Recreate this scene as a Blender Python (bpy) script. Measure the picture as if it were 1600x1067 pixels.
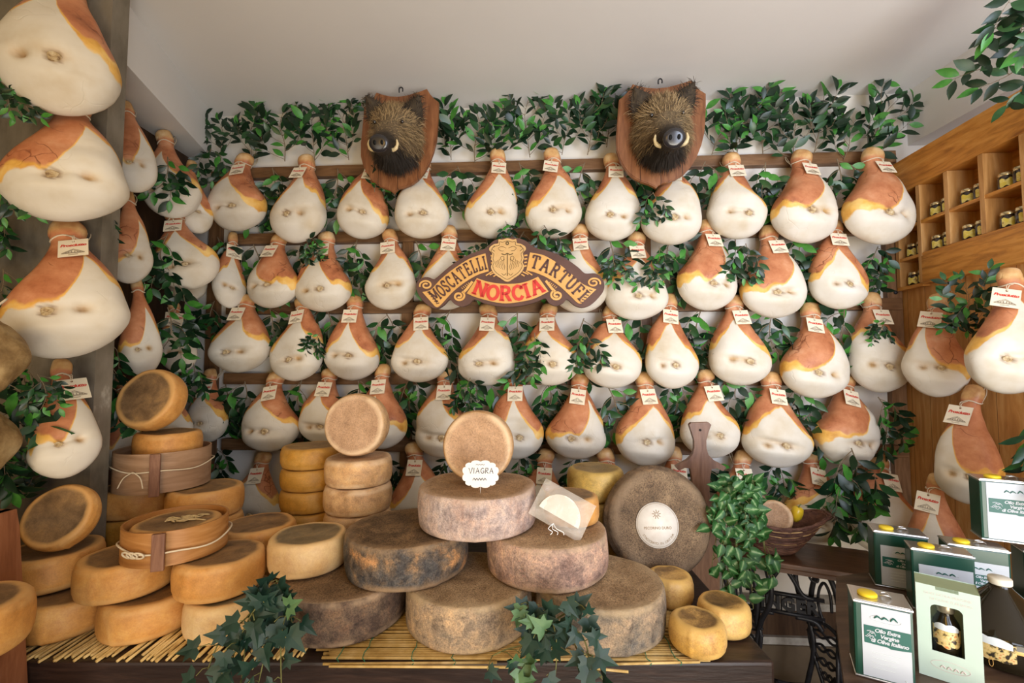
import bpy, bmesh, math, random
import numpy as np
from mathutils import Vector, Matrix, Quaternion, Euler

for _o in list(bpy.data.objects):
    bpy.data.objects.remove(_o)
SC = bpy.context.scene
COL = SC.collection
R = math.radians

# ------------------------------------------------------------------ camera
FPX = 711.0                      # focal length in pixels of the 1600 px frame
PITCH = R(3.0)
CAM = Vector((0, 0, 1.55))
cd = bpy.data.cameras.new('camera')
cd.sensor_width = 36.0
cd.lens = 36.0 * FPX / 1600.0
cd.clip_start = 0.05
cam = bpy.data.objects.new('camera', cd)
cam.location = CAM
cam.rotation_euler = (R(90) + PITCH, 0, 0)
COL.objects.link(cam)
SC.camera = cam

# ------------------------------------------------------------------ light and exposure
w = bpy.data.worlds.new('world')
SC.world = w
w.use_nodes = True
w.node_tree.nodes['Background'].inputs[0].default_value = (1.0, 0.68, 0.27, 1)
w.node_tree.nodes['Background'].inputs[1].default_value = 0.62


def area(name, loc, target, size, size_y, power, col, spread=180):
    ld = bpy.data.lights.new(name, 'AREA')
    ld.shape = 'RECTANGLE'
    ld.size, ld.size_y = size, size_y
    ld.energy = power
    ld.spread = R(spread)
    ld.color = col
    o = bpy.data.objects.new(name, ld)
    o.location = loc
    o.rotation_euler = (Vector(target) - Vector(loc)).to_track_quat('-Z', 'Y').to_euler()
    COL.objects.link(o)
    return o


# daylight through the shop window behind the viewer, an added fill aimed up at the ceiling, and the shop's warm lamps
area('shop_window_light', (1.9, -1.4, 1.9), (1.45, 2.3, 1.95), 1.8, 2.0, 46, (0.70, 0.80, 1.0), 96)
area('ceiling_fill_light', (0.9, -1.3, 0.45), (0.75, 1.2, 3.0), 1.8, 1.2, 58, (1.0, 0.93, 0.80), 140)  # added upward fill that brightens the ceiling, not a real source
area('warm_shop_lamp', (-0.9, -1.2, 2.0), (-1.0, 2.0, 1.3), 0.9, 0.6, 12, (1.0, 0.56, 0.12))
area('glass_door_light', (-1.5, -1.0, 1.0), (-0.85, 1.42, 0.95), 0.8, 1.4, 3.5, (1.0, 0.94, 0.86), 70)
area('right_wall_fill_light', (0.5, -0.9, 1.7), (1.95, 1.9, 1.5), 0.8, 1.2, 4.0, (0.72, 0.82, 1.0), 60)  # added fill for the hams on the right boards, from an invented window

SC.view_settings.view_transform = 'Standard'
SC.view_settings.look = 'None'
SC.view_settings.gamma = 1.0
SC.view_settings.exposure = -0.06
SC.view_settings.use_curve_mapping = False


# ------------------------------------------------------------------ pixel rays
def ray(px, py):
    a = (px - 800.0) / FPX
    b = (533.5 - py) / FPX
    return Vector((a, math.cos(PITCH) - b * math.sin(PITCH), math.sin(PITCH) + b * math.cos(PITCH)))


def at(px, py, Y):
    d = ray(px, py)
    return CAM + d * (Y / d.y)


def hit(px, py, p0, n):
    d = ray(px, py)
    return CAM + d * ((Vector(p0) - CAM).dot(Vector(n)) / d.dot(Vector(n)))


# ------------------------------------------------------------------ mesh helpers
class MB:
    def __init__(self):
        self.v, self.f, self.m = [], [], []

    def add(self, vs, fs, mi=0, M=None):
        b = len(self.v)
        if M is not None:
            vs = [M @ Vector(q) for q in vs]
        self.v.extend([tuple(q) for q in vs])
        self.f.extend([tuple(i + b for i in f) for f in fs])
        self.m.extend([mi] * len(fs))
        return self

    def box(self, c, s, mi=0, M=None, bev=0.0):
        x, y, z = s[0] / 2, s[1] / 2, s[2] / 2
        if bev <= 0:
            vs = [(c[0] + i * x, c[1] + j * y, c[2] + k * z) for i in (-1, 1) for j in (-1, 1) for k in (-1, 1)]
            fs = [(0, 1, 3, 2), (4, 6, 7, 5), (0, 4, 5, 1), (2, 3, 7, 6), (0, 2, 6, 4), (1, 5, 7, 3)]
            return self.add(vs, fs, mi, M)
        bm = bmesh.new()
        bmesh.ops.create_cube(bm, size=1)
        for q in bm.verts:
            q.co = Vector((q.co.x * s[0], q.co.y * s[1], q.co.z * s[2]))
        bmesh.ops.bevel(bm, geom=bm.edges[:], offset=bev, segments=2, affect='EDGES', profile=0.6)
        bm.verts.index_update()
        vs = [q.co + Vector(c) for q in bm.verts]
        fs = [[q.index for q in f.verts] for f in bm.faces]
        bm.free()
        return self.add(vs, fs, mi, M)

    def tube(self, pts, r, n=6, mi=0, M=None, closed=False, flat=1.0):
        pts = [Vector(q) for q in pts]
        k = len(pts)
        rs = r if isinstance(r, (list, tuple)) else [r] * k
        vs, fs = [], []
        up = None
        for i, q in enumerate(pts):
            if closed:
                t = pts[(i + 1) % k] - pts[i - 1]
            else:
                t = pts[min(i + 1, k - 1)] - pts[max(i - 1, 0)]
            if t.length < 1e-9:
                t = Vector((0, 0, 1))
            t.normalize()
            if up is None:
                up = t.orthogonal().normalized()
            up = (up - t * up.dot(t))
            if up.length < 1e-6:
                up = t.orthogonal()
            up.normalize()
            sd = t.cross(up)
            for j in range(n):
                a = 2 * math.pi * j / n
                vs.append(q + up * (math.cos(a) * rs[i]) + sd * (math.sin(a) * rs[i] * flat))
        for i in range(k if closed else k - 1):
            for j in range(n):
                a0, a1 = i * n + j, i * n + (j + 1) % n
                b0, b1 = ((i + 1) % k) * n + j, ((i + 1) % k) * n + (j + 1) % n
                fs.append((a0, a1, b1, b0))
        if not closed:
            fs.append(tuple(range(n))[::-1])
            fs.append(tuple((k - 1) * n + j for j in range(n)))
        return self.add(vs, fs, mi, M)

    def lathe(self, prof, n=32, mi=0, M=None, wob=None):
        vs, fs = [], []
        k = len(prof)
        for i, (r, z) in enumerate(prof):
            for j in range(n):
                a = 2 * math.pi * j / n
                rr = r * (wob(a, z) if wob else 1.0)
                vs.append((rr * math.cos(a), rr * math.sin(a), z))
        for i in range(k - 1):
            for j in range(n):
                fs.append((i * n + j, i * n + (j + 1) % n, (i + 1) * n + (j + 1) % n, (i + 1) * n + j))
        if prof[0][0] > 1e-6:
            fs.append(tuple(range(n))[::-1])
        if prof[-1][0] > 1e-6:
            fs.append(tuple((k - 1) * n + j for j in range(n)))
        return self.add(vs, fs, mi, M)

    def prism(self, poly, y0, y1, mi=0, M=None):
        """outline in x-z, extruded from y0 (front) to y1 (back)"""
        n = len(poly)
        A = sum(poly[i][0] * poly[(i + 1) % n][1] - poly[(i + 1) % n][0] * poly[i][1] for i in range(n))
        if A < 0:
            poly = poly[::-1]
        vs = [(x, y0, z) for x, z in poly] + [(x, y1, z) for x, z in poly]
        fs = [tuple(range(n)), tuple(range(2 * n - 1, n - 1, -1))]
        for i in range(n):
            j = (i + 1) % n
            fs.append((j, i, i + n, j + n))
        return self.add(vs, fs, mi, M)

    def build(self, name, mats, parent=None, smooth=False):
        me = bpy.data.meshes.new(name)
        me.from_pydata(self.v, [], self.f)
        for q in (mats if isinstance(mats, (list, tuple)) else [mats]):
            me.materials.append(q)
        me.polygons.foreach_set('material_index', self.m)
        if smooth:
            me.polygons.foreach_set('use_smooth', [True] * len(me.polygons))
        me.update()
        return link(name, me, parent)


def link(name, me, parent=None):
    o = bpy.data.objects.new(name, me)
    COL.objects.link(o)
    if parent is not None:
        o.parent = parent
    return o


def empty(name, loc=(0, 0, 0), rot=None):
    o = bpy.data.objects.new(name, None)
    o.empty_display_size = 0.05
    COL.objects.link(o)
    o.location = loc
    if rot is not None:
        o.rotation_euler = rot
    return o


def tag(o, label, cat, group=None):
    o['label'] = label
    o['category'] = cat
    if group:
        o['group'] = group
    return o


def struct(o):
    o['kind'] = 'structure'
    return o


def copy_tree(o, parent=None):
    c = o.copy()
    COL.objects.link(c)
    if parent is not None:
        c.parent = parent
    for ch in list(o.children):
        copy_tree(ch, c)
    return c


def smooth_by_angle(o, deg=40):
    me = o.data
    me.polygons.foreach_set('use_smooth', [True] * len(me.polygons))
    bm = bmesh.new()
    bm.from_mesh(me)
    for e in bm.edges:
        if len(e.link_faces) == 2 and e.calc_face_angle(0) > R(deg):
            e.smooth = False
    bm.to_mesh(me)
    bm.free()
    return o


def catmull(pts, per=6, closed=False):
    n = len(pts)
    out = []
    rng = n if closed else n - 1
    for i in range(rng):
        p = [Vector(pts[(i + k - 1) % n]) if closed else Vector(pts[max(0, min(n - 1, i + k - 1))]) for k in range(4)]
        for s in range(per):
            t = s / per
            out.append(0.5 * ((2 * p[1]) + (p[2] - p[0]) * t + (2 * p[0] - 5 * p[1] + 4 * p[2] - p[3]) * t * t
                              + (3 * p[1] - p[0] - 3 * p[2] + p[3]) * t ** 3))
    if not closed:
        out.append(Vector(pts[-1]))
    return out


def text_mesh(s, size, shear=0.0, bold=0.0, align='CENTER', spacing=1.0):
    cu = bpy.data.curves.new('lettering', 'FONT')
    cu.body = s
    cu.size = size
    cu.shear = shear
    cu.offset = bold
    cu.align_x = align
    cu.space_character = spacing
    cu.resolution_u = 3
    o = bpy.data.objects.new('lettering', cu)
    COL.objects.link(o)
    dg = bpy.context.evaluated_depsgraph_get()
    me = bpy.data.meshes.new_from_object(o.evaluated_get(dg))
    vs = [tuple(q.co) for q in me.vertices]
    fs = [tuple(p.vertices) for p in me.polygons]
    bpy.data.objects.remove(o)
    bpy.data.curves.remove(cu)
    bpy.data.meshes.remove(me)
    return vs, fs


# maps text-plane x,y to x,z, facing -y
UPRIGHT = Matrix(((1, 0, 0, 0), (0, 0, -1, 0), (0, 1, 0, 0), (0, 0, 0, 1)))


# ------------------------------------------------------------------ materials
class NT:
    def __init__(self, name):
        self.mat = bpy.data.materials.new(name)
        self.mat.use_nodes = True
        self.t = self.mat.node_tree
        self.b = self.t.nodes['Principled BSDF']

    def n(self, typ, **kw):
        q = self.t.nodes.new(typ)
        for k, v in kw.items():
            setattr(q, k, v)
        return q

    def l(self, a, b):
        self.t.links.new(a, b)

    def coord(self, scale=(1, 1, 1), which='Object'):
        tc = self.n('ShaderNodeTexCoord')
        mp = self.n('ShaderNodeMapping')
        mp.inputs['Scale'].default_value = scale
        self.l(tc.outputs[which], mp.inputs[0])
        return mp.outputs[0]

    def noise(self, co, scale, detail=4, rough=0.55, dist=0.0, rnd=True):
        q = self.n('ShaderNodeTexNoise')
        q.noise_dimensions = '4D'
        q.inputs['Scale'].default_value = scale
        q.inputs['Detail'].default_value = detail
        q.inputs['Roughness'].default_value = rough
        q.inputs['Distortion'].default_value = dist
        self.l(co, q.inputs['Vector'])
        if rnd:
            oi = self.n('ShaderNodeObjectInfo')
            m = self.n('ShaderNodeMath', operation='MULTIPLY')
            m.inputs[1].default_value = 37.0
            self.l(oi.outputs['Random'], m.inputs[0])
            self.l(m.outputs[0], q.inputs['W'])
        return q.outputs[0]

    def ramp(self, fac, stops, interp='LINEAR'):
        q = self.n('ShaderNodeValToRGB')
        q.color_ramp.interpolation = interp
        el = q.color_ramp.elements
        while len(el) < len(stops):
            el.new(0.5)
        for e, (p, c) in zip(el, stops):
            e.position = p
            e.color = (c[0], c[1], c[2], 1)
        self.l(fac, q.inputs[0])
        return q.outputs[0]

    def mix(self, fac, a, b, mode='MIX'):
        q = self.n('ShaderNodeMix', data_type='RGBA', blend_type=mode)
        for s, v in ((q.inputs[0], fac), (q.inputs[6], a), (q.inputs[7], b)):
            if hasattr(v, 'links'):
                self.l(v, s)
            elif isinstance(v, (int, float)):
                s.default_value = v
            else:
                s.default_value = (v[0], v[1], v[2], 1)
        return q.outputs[2]

    def math(self, op, a, b=0.0, c=None):
        q = self.n('ShaderNodeMath', operation=op)
        for i, v in enumerate((a, b, c)):
            if v is None:
                continue
            if hasattr(v, 'links'):
                self.l(v, q.inputs[i])
            else:
                q.inputs[i].default_value = v
        return q.outputs[0]

    def step(self, v, lo, hi):
        q = self.n('ShaderNodeMapRange', interpolation_type='SMOOTHSTEP')
        self.l(v, q.inputs[0])
        q.inputs[1].default_value = lo
        q.inputs[2].default_value = hi
        return q.outputs[0]

    def attr(self, name):
        q = self.n('ShaderNodeAttribute')
        q.attribute_name = name
        return q.outputs['Fac']

    def bump(self, h, strength=0.3, dist=0.01):
        q = self.n('ShaderNodeBump')
        q.inputs['Strength'].default_value = strength
        q.inputs['Distance'].default_value = dist
        self.l(h, q.inputs['Height'])
        self.l(q.outputs[0], self.b.inputs['Normal'])

    def out(self, col=None, rough=0.5, spec=0.5, metal=0.0):
        if col is not None:
            if hasattr(col, 'links'):
                self.l(col, self.b.inputs['Base Color'])
            else:
                self.b.inputs['Base Color'].default_value = (col[0], col[1], col[2], 1)
        if hasattr(rough, 'links'):
            self.l(rough, self.b.inputs['Roughness'])
        else:
            self.b.inputs['Roughness'].default_value = rough
        self.b.inputs['Specular IOR Level'].default_value = spec
        self.b.inputs['Metallic'].default_value = metal
        return self.mat


def plain(name, col, rough=0.5, spec=0.4, metal=0.0):
    return NT(name).out(col, rough, spec, metal)


def mottled(name, stops, scale=8, rough=0.6, bump=0.2, stretch=(1, 1, 1), detail=5, spec=0.3, dist=0.0, bdist=0.004, bscale=None, metal=0.0):
    t = NT(name)
    co = t.coord(stretch)
    f = t.noise(co, scale, detail, 0.6, dist)
    if bump > 0:
        t.bump(t.noise(co, bscale or scale * 4, 4, 0.6), bump, bdist)
    return t.out(t.ramp(f, stops), rough, spec, metal)


def wood(name, dark, mid, light, scale=5.0, stretch=(1, 6, 6), rough=0.5, bump=0.15, spec=0.35):
    return mottled(name, [(0.3, dark), (0.5, mid), (0.7, light)], scale, rough, bump, stretch, 6, spec, 1.2, 0.003)


M = {}
M['plaster'] = mottled('white_plaster', [(0.3, (.74, .69, .61)), (0.6, (.80, .76, .69))], 2.5, 0.9, 0.15)
M['ceiling'] = mottled('ceiling_paint', [(0.3, (.75, .745, .74)), (0.7, (.80, .795, .785))], 1.2, 0.95, 0.05)
M['beam'] = mottled('beam_paint', [(0.3, (.74, .73, .71)), (0.7, (.80, .79, .77))], 1.2, 0.95, 0.05)
M['stone'] = mottled('grey_pillar_stone', [(0.3, (.10, .085, .06)), (0.5, (.19, .165, .125)), (0.64, (.24, .21, .165)), (0.72, (.48, .45, .38))], 9, 0.6, 0.3, (1, 1, 0.5), 8)
M['floor'] = mottled('brown_floor', [(0.3, (.09, .065, .04)), (0.7, (.17, .125, .08))], 6, 0.5, 0.1)
M['greystone'] = mottled('grey_marble', [(0.35, (.25, .23, .2)), (0.65, (.5, .48, .44))], 14, 0.5, 0.1)
M['rack'] = wood('rack_wood', (.10, .05, .02), (.17, .085, .035), (.24, .13, .06), 4, (1, 8, 8))
M['rackv'] = wood('rack_wood_upright', (.10, .05, .02), (.18, .09, .038), (.26, .14, .065), 4, (8, 8, 1))
M['darkwood'] = wood('dark_panel_wood', (.035, .018, .008), (.06, .03, .014), (.09, .048, .022), 4, (8, 8, 1))
M['pine'] = wood('pine_boards', (.36, .15, .035), (.52, .25, .07), (.64, .35, .12), 3.0, (7, 1, 7), 0.45)
M['pinev'] = wood('pine_boards_upright', (.36, .17, .05), (.52, .27, .09), (.64, .38, .16), 3.0, (7, 7, 1), 0.45)
M['table'] = wood('old_table_wood', (.012, .0065, .006), (.026, .014, .011), (.055, .030, .022), 4, (1, 7, 7), 0.4, 0.3)
M['redwood'] = wood('reddish_wood', (.16, .055, .025), (.26, .10, .045), (.36, .16, .08), 3, (7, 7, 1), 0.45)
M['paledwood'] = wood('pale_display_wood', (.36, .20, .12), (.50, .30, .19), (.60, .38, .25), 3, (7, 7, 1), 0.5)
M['chairwood'] = wood('carved_chair_wood', (.10, .045, .022), (.16, .075, .038), (.22, .11, .06), 5, (7, 7, 1), 0.4)
M['sewwood'] = wood('sewing_table_wood', (.05, .022, .012), (.09, .042, .022), (.14, .07, .04), 4, (1, 7, 7), 0.35)
M['iron'] = mottled('black_cast_iron', [(0.3, (.008, .008, .01)), (0.7, (.03, .03, .035))], 20, 0.38, 0.2)
M['cord'] = plain('white_string', (.68, .58, .42), 0.8)
M['card'] = mottled('cream_card', [(0.3, (.76, .67, .49)), (0.7, (.82, .74, .57))], 20, 0.8, 0)
M['redink'] = plain('red_ink', (.62, .05, .03), 0.7)
M['greyink'] = plain('grey_ink', (.30, .24, .17), 0.8)
M['ink'] = plain('black_ink', (.03, .025, .06), 0.7)
M['bone'] = mottled('femur_bone', [(0.34, (.22, .13, .06)), (0.46, (.46, .33, .17)), (0.6, (.62, .50, .31)), (0.72, (.74, .64, .46))], 70, 0.5, 0.6)
M['leafdark'] = mottled('dark_leaf', [(0.3, (.004, .017, .007)), (0.7, (.010, .036, .014))], 30, 0.36, 0, spec=0.45)
M['leafmid'] = mottled('mid_leaf', [(0.3, (.010, .050, .013)), (0.7, (.025, .095, .025))], 30, 0.35, 0, spec=0.5)
M['leafbright'] = mottled('bright_leaf', [(0.3, (.03, .16, .02)), (0.7, (.075, .28, .04))], 30, 0.4, 0, spec=0.45)
M['twig'] = plain('twig_bark', (.20, .15, .09), 0.8)
M['ivy'] = mottled('ivy_leaf', [(0.3, (.005, .022, .015)), (0.7, (.014, .048, .030))], 22, 0.5, 0, spec=0.45)
M['ivypale'] = mottled('pale_ivy_leaf', [(0.3, (.05, .12, .05)), (0.7, (.12, .22, .09))], 22, 0.45, 0, spec=0.45)
M['ivystem'] = plain('ivy_stem', (.16, .16, .05), 0.7)

# ------------------------------------------------------------------ room shell
CEIL = 3.02
SOFF = 2.77
WL, WR = Vector((-1.77, 2.62, 0)), Vector((2.13, 2.39, 0))
WD = (WR - WL).normalized()                 # along the back wall
WN = Vector((WD.y, -WD.x, 0))               # out of the wall, towards the shop
WYAW = math.atan2(WD.y, WD.x)


def wall_pt(s, off=0.0, z=0.0):
    """point on the back wall: s metres from its corner, off metres out of it"""
    q = WL + WD * s + WN * off
    return Vector((q.x, q.y, z))


def wall_hit(px, py, off):
    return hit(px, py, wall_pt(0, off), WN)


def quadbox(name, pts, z0, z1, mat):
    """vertical prism over a floor outline"""
    b = MB()
    n = len(pts)
    A = sum(pts[i][0] * pts[(i + 1) % n][1] - pts[(i + 1) % n][0] * pts[i][1] for i in range(n))
    if A < 0:
        pts = pts[::-1]
    vs = [(x, y, z0) for x, y in pts] + [(x, y, z1) for x, y in pts]
    fs = [tuple(range(n))[::-1], tuple(range(n, 2 * n))]
    for i in range(n):
        j = (i + 1) % n
        fs.append((i, j, j + n, i + n))
    b.add(vs, fs)
    return struct(b.build(name, mat))


quadbox('floor', [(-3, -3), (3.2, -3), (3.2, 3), (-3, 3)], -0.05, 0.0, M['floor'])
quadbox('ceiling', [(-3, -3), (3.2, -3), (3.2, 3), (-3, 3)], CEIL, CEIL + 0.05, M['ceiling'])
e0, e1 = wall_pt(-0.35), wall_pt(4.4)
f0, f1 = wall_pt(-0.35, -0.1), wall_pt(4.4, -0.1)
quadbox('wall_back', [(e0.x, e0.y), (e1.x, e1.y), (f1.x, f1.y), (f0.x, f0.y)], 0, CEIL, M['plaster'])
quadbox('wall_left', [(-1.90, 0.6), (-1.90, 2.64), (-2.0, 2.64), (-2.0, 0.6)], 0, SOFF, M['darkwood'])
sof = quadbox('beam_left', [(-1.771, 2.62), (-1.54, 1.68), (-2.2, 1.68), (-2.2, 2.62)], SOFF, CEIL, M['beam'])
quadbox('column_left', [(-1.463, 1.60), (-1.463, 1.672), (-1.9, 1.672), (-2.6, 1.60)], 0, CEIL, M['stone'])
quadbox('beam_right', [(2.13, 2.39), (2.13, -0.5), (2.9, -0.5), (2.9, 2.35)], 2.73, CEIL, M['beam'])
quadbox('wall_right', [(2.24, 2.385), (2.24, -0.5), (2.34, -0.5), (2.34, 2.385)], 0, 2.729, M['plaster'])

# low plinth of dark boards between two grey stone courses along the foot of the back wall
p0, p1 = wall_pt(1.2), wall_pt(4.2)


def foot(name, off, z0, z1, mat):
    a, b_ = wall_pt(-0.1, off), wall_pt(4.3, off)
    c, d = wall_pt(4.3, 0), wall_pt(-0.1, 0)
    return quadbox(name, [(a.x, a.y), (b_.x, b_.y), (c.x, c.y), (d.x, d.y)], z0, z1, mat)


foot('baseboard_back', 0.12, 0.0, 0.17, M['floor'])
foot('trim_1', 0.11, 0.17, 0.205, M['greystone'])
foot('trim_3', 0.09, 0.205, 0.33, M['darkwood'])
foot('trim_2', 0.10, 0.33, 0.365, M['greystone'])


# right wall: boards below, box shelf above.  xr(Y): the plane of the boards
def xr(Y):
    return 2.045 - 0.09 * (2.38 - Y)


RN = Vector((-1, 0.09, 0)).normalized()
RD = Vector((0.09, 1, 0)).normalized()      # along the boards, away from the viewer
RP0 = Vector((xr(2.38), 2.38, 0))
t_ = NT('pine_wall_boards')
co = t_.coord((7, 7, 1))
base = t_.ramp(t_.noise(co, 3.0, 6, 0.6, 1.2, False), [(0.3, (.40, .17, .042)), (0.5, (.57, .28, .08)), (0.7, (.70, .42, .16))])
co2 = t_.coord((1, 1, 1))
sx = t_.n('ShaderNodeSeparateXYZ')
t_.l(co2, sx.inputs[0])
fr = t_.math('FRACT', t_.math('MULTIPLY', sx.outputs[1], 9.0))
gr = t_.step(t_.math('ABSOLUTE', t_.math('SUBTRACT', fr, 0.5)), 0.485, 0.497)
kn = t_.step(t_.noise(t_.coord((2.2, 2.2, 1.0)), 5.5, 1, 0.4, 0, False), 0.70, 0.76)
c1 = t_.mix(kn, base, (.13, .05, .018))
t_.out(t_.mix(gr, c1, (.10, .04, .012)), 0.45, 0.35)
b = MB()
a0, a1 = (xr(2.40), 2.40), (xr(0.5), 0.5)
quadbox('wall_right_boards', [a0, a1, (a1[0] + 0.06, a1[1]), (a0[0] + 0.06, a0[1])], 0, 1.945, t_.mat)['kind'] = 'structure'

# ------------------------------------------------------------------ hanging rack on the back wall
rack = empty('hanging_rack', wall_pt(1.95, 0, 0), (0, 0, WYAW))
tag(rack, 'brown wooden rack of rails and posts that carries the hams on the back wall', 'rack')
RAILZ = [2.655, 2.27, 1.87, 1.475, 1.11]
RT = 0.045
for z in RAILZ:
    MB().box((0.03, -RT / 2 - 0.001, z), (3.66, RT, 0.062), bev=0.004).build('rail', M['rack'], rack)
for s, wd in ((0.06, 0.07), (1.19, 0.06), (2.50, 0.06), (3.782, 0.075)):
    MB().box((s - 1.95, -0.0175, 1.535), (wd, 0.033, 2.28), bev=0.003).build('post', M['rackv'], rack)
for zz in (2.6, 2.0, 1.6, 1.2):
    b = MB()
    b.lathe([(0, 0), (.009, .001), (.010, .004), (0, .006)], 12, M=Matrix.Translation((3.782 - 1.95, -0.036, zz - 0.07)) @ Matrix.Rotation(R(90), 4, 'X'))
    b.build('bolt', M['iron'], rack, True)

# rails on the left wall for the hams that hang there
lrack = empty('hanging_rack', (-1.9, 2.1, 0))
tag(lrack, 'dark wooden rails for hams on the left wall between grey pillar and corner', 'rack')
for z in (2.62, 2.12, 1.6):
    MB().box((0.03, 0.05, z), (0.058, 0.9, 0.06), bev=0.004).build('rail', M['darkwood'], lrack)

# ------------------------------------------------------------------ box shelf with jars
shelf = empty('box_shelf', (0, 0, 0))
tag(shelf, 'orange pine box shelf with square compartments high on the right wall', 'shelf')
CABN = RN * 0.035                           # the shelf's face stands this far out of the boards


def cab(Y, depth, z):
    q = Vector((xr(Y), Y, z)) + CABN - RN * depth
    return q


def cab_board(name, Y0, Y1, d0, d1, z0, z1, mat, par=None):
    vs = [cab(Y, d, z) for Y in (Y0, Y1) for d in (d0, d1) for z in (z0, z1)]
    fs = [(0, 1, 3, 2), (4, 6, 7, 5), (0, 4, 5, 1), (2, 3, 7, 6), (0, 2, 6, 4), (1, 5, 7, 3)]
    o = MB().add(vs, fs).build(name, mat, shelf if par is None else par)
    return o


t_ = NT('pine_shelf_boards')
co = t_.coord((1.2, 1.2, 9))
t_.out(t_.ramp(t_.noise(co, 3.2, 6, 0.6, 1.4, False), [(0.28, (.26, .095, .018)), (0.5, (.57, .245, .045)), (0.7, (.70, .36, .09))]), 0.42, 0.35)
PB = t_.mat
YS = [2.340, 2.195, 2.035, 1.865, 1.695, 1.52, 1.411]     # where the uprights stand
DEEP = 0.115
cab_board('fascia', 2.352, 1.40, 0.0, 0.12, 2.435, 2.605, PB)
cab_board('back_board', 2.352, 1.40, DEEP, DEEP + 0.012, 1.945, 2.435, PB)
cab_board('shelf_board', 2.352, 1.40, 0.002, DEEP, 2.242, 2.257, PB)
cab_board('shelf_board', 2.352, 1.40, 0.002, DEEP, 2.082, 2.097, PB)
cab_board('lower_board', 2.188, 1.40, 0.0, 0.1, 1.945, 2.081, PB)
cab_board('shelf_board', 2.352, 2.19, 0.002, DEEP, 1.935, 1.952, PB)
for i, Y in enumerate(YS):
    hw = 0.011
    cab_board('upright', Y + hw, Y - hw, 0.001, DEEP, 1.953 if i < 2 else 2.098, 2.434, M['pinev'])

jar_glass = NT('dark_jar_contents')
co = jar_glass.coord()
jar_glass.out(jar_glass.ramp(jar_glass.noise(co, 60, 3), [(0.4, (.012, .008, .006)), (0.65, (.06, .03, .015))]), 0.08, 0.6)
yl = NT('yellow_jar_label')
yl.out(yl.ramp(yl.noise(yl.coord(), 55, 3), [(0.42, (.75, .60, .08)), (0.55, (.85, .74, .25)), (0.66, (.35, .22, .05))]), 0.5)
gold = plain('gold_lid', (.62, .52, .30), 0.25, 0.5, 0.8)
whitepaper = plain('white_paper', (.85, .86, .86), 0.7)


def make_jar():
    j = empty('truffle_jar')
    MB().lathe([(0, 0), (.026, 0), (.030, .004), (.030, .048), (.026, .055), (.025, .060)], 24).build('glass_body', jar_glass.mat, j, True)
    lid = MB().lathe([(.0265, .058), (.0275, .060), (.0275, .070), (.026, .073), (0, .073)], 24).build('lid', gold, j, True)
    # wavy yellow label and a narrow white strip, curved round the jar
    def patch(name, a0, a1, z0, z1, mat, wav=0.0):
        vs, fs = [], []
        n = 12
        for i in range(n + 1):
            a = a0 + (a1 - a0) * i / n
            e = wav * math.sin(i / n * math.pi * 3)
            for z in (z0 - e, z1 + e):
                vs.append((.0306 * math.cos(a), .0306 * math.sin(a), z))
        for i in range(n):
            fs.append((2 * i, 2 * i + 2, 2 * i + 3, 2 * i + 1))
        return MB().add(vs, fs).build(name, mat, j, True)
    patch('yellow_label', R(190), R(275), .012, .043, yl.mat, .004)
    patch('white_label', R(284), R(318), .008, .056, whitepaper)
    return j


names_row = ['top', 'middle', 'bottom']
names_col = ['compartment nearest the corner', 'compartment second from the corner', 'compartment third from the corner',
             'compartment fourth from the corner', 'compartment fifth from the corner']
jar0 = None
for ci in range(4):          # the compartments the picture shows
    for ri, zb in enumerate((2.2575, 2.0975, 1.9525)):
        if ri == 2 and ci > 0:
            continue
        yc = (YS[ci] + YS[ci + 1]) / 2 if ci + 1 < len(YS) else YS[ci] - 0.09
        for k, dy in enumerate((0.031, -0.031)):
            p = cab(yc + dy - 0.004, 0.045, zb)
            if jar0 is None:
                jar0 = make_jar()
                j = jar0
            else:
                j = copy_tree(jar0)
            j.location = p
            j.scale = (.92, .92, .96)
            j.rotation_euler = (0, 0, R(-25 + 9 * k + 4 * ci))
            side = 'farther' if k == 0 else 'nearer'
            tag(j, 'yellow-labelled dark jar, %s one in the %s %s' % (side, names_row[ri], names_col[ci]), 'jar', 'jars in the box shelf')

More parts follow.
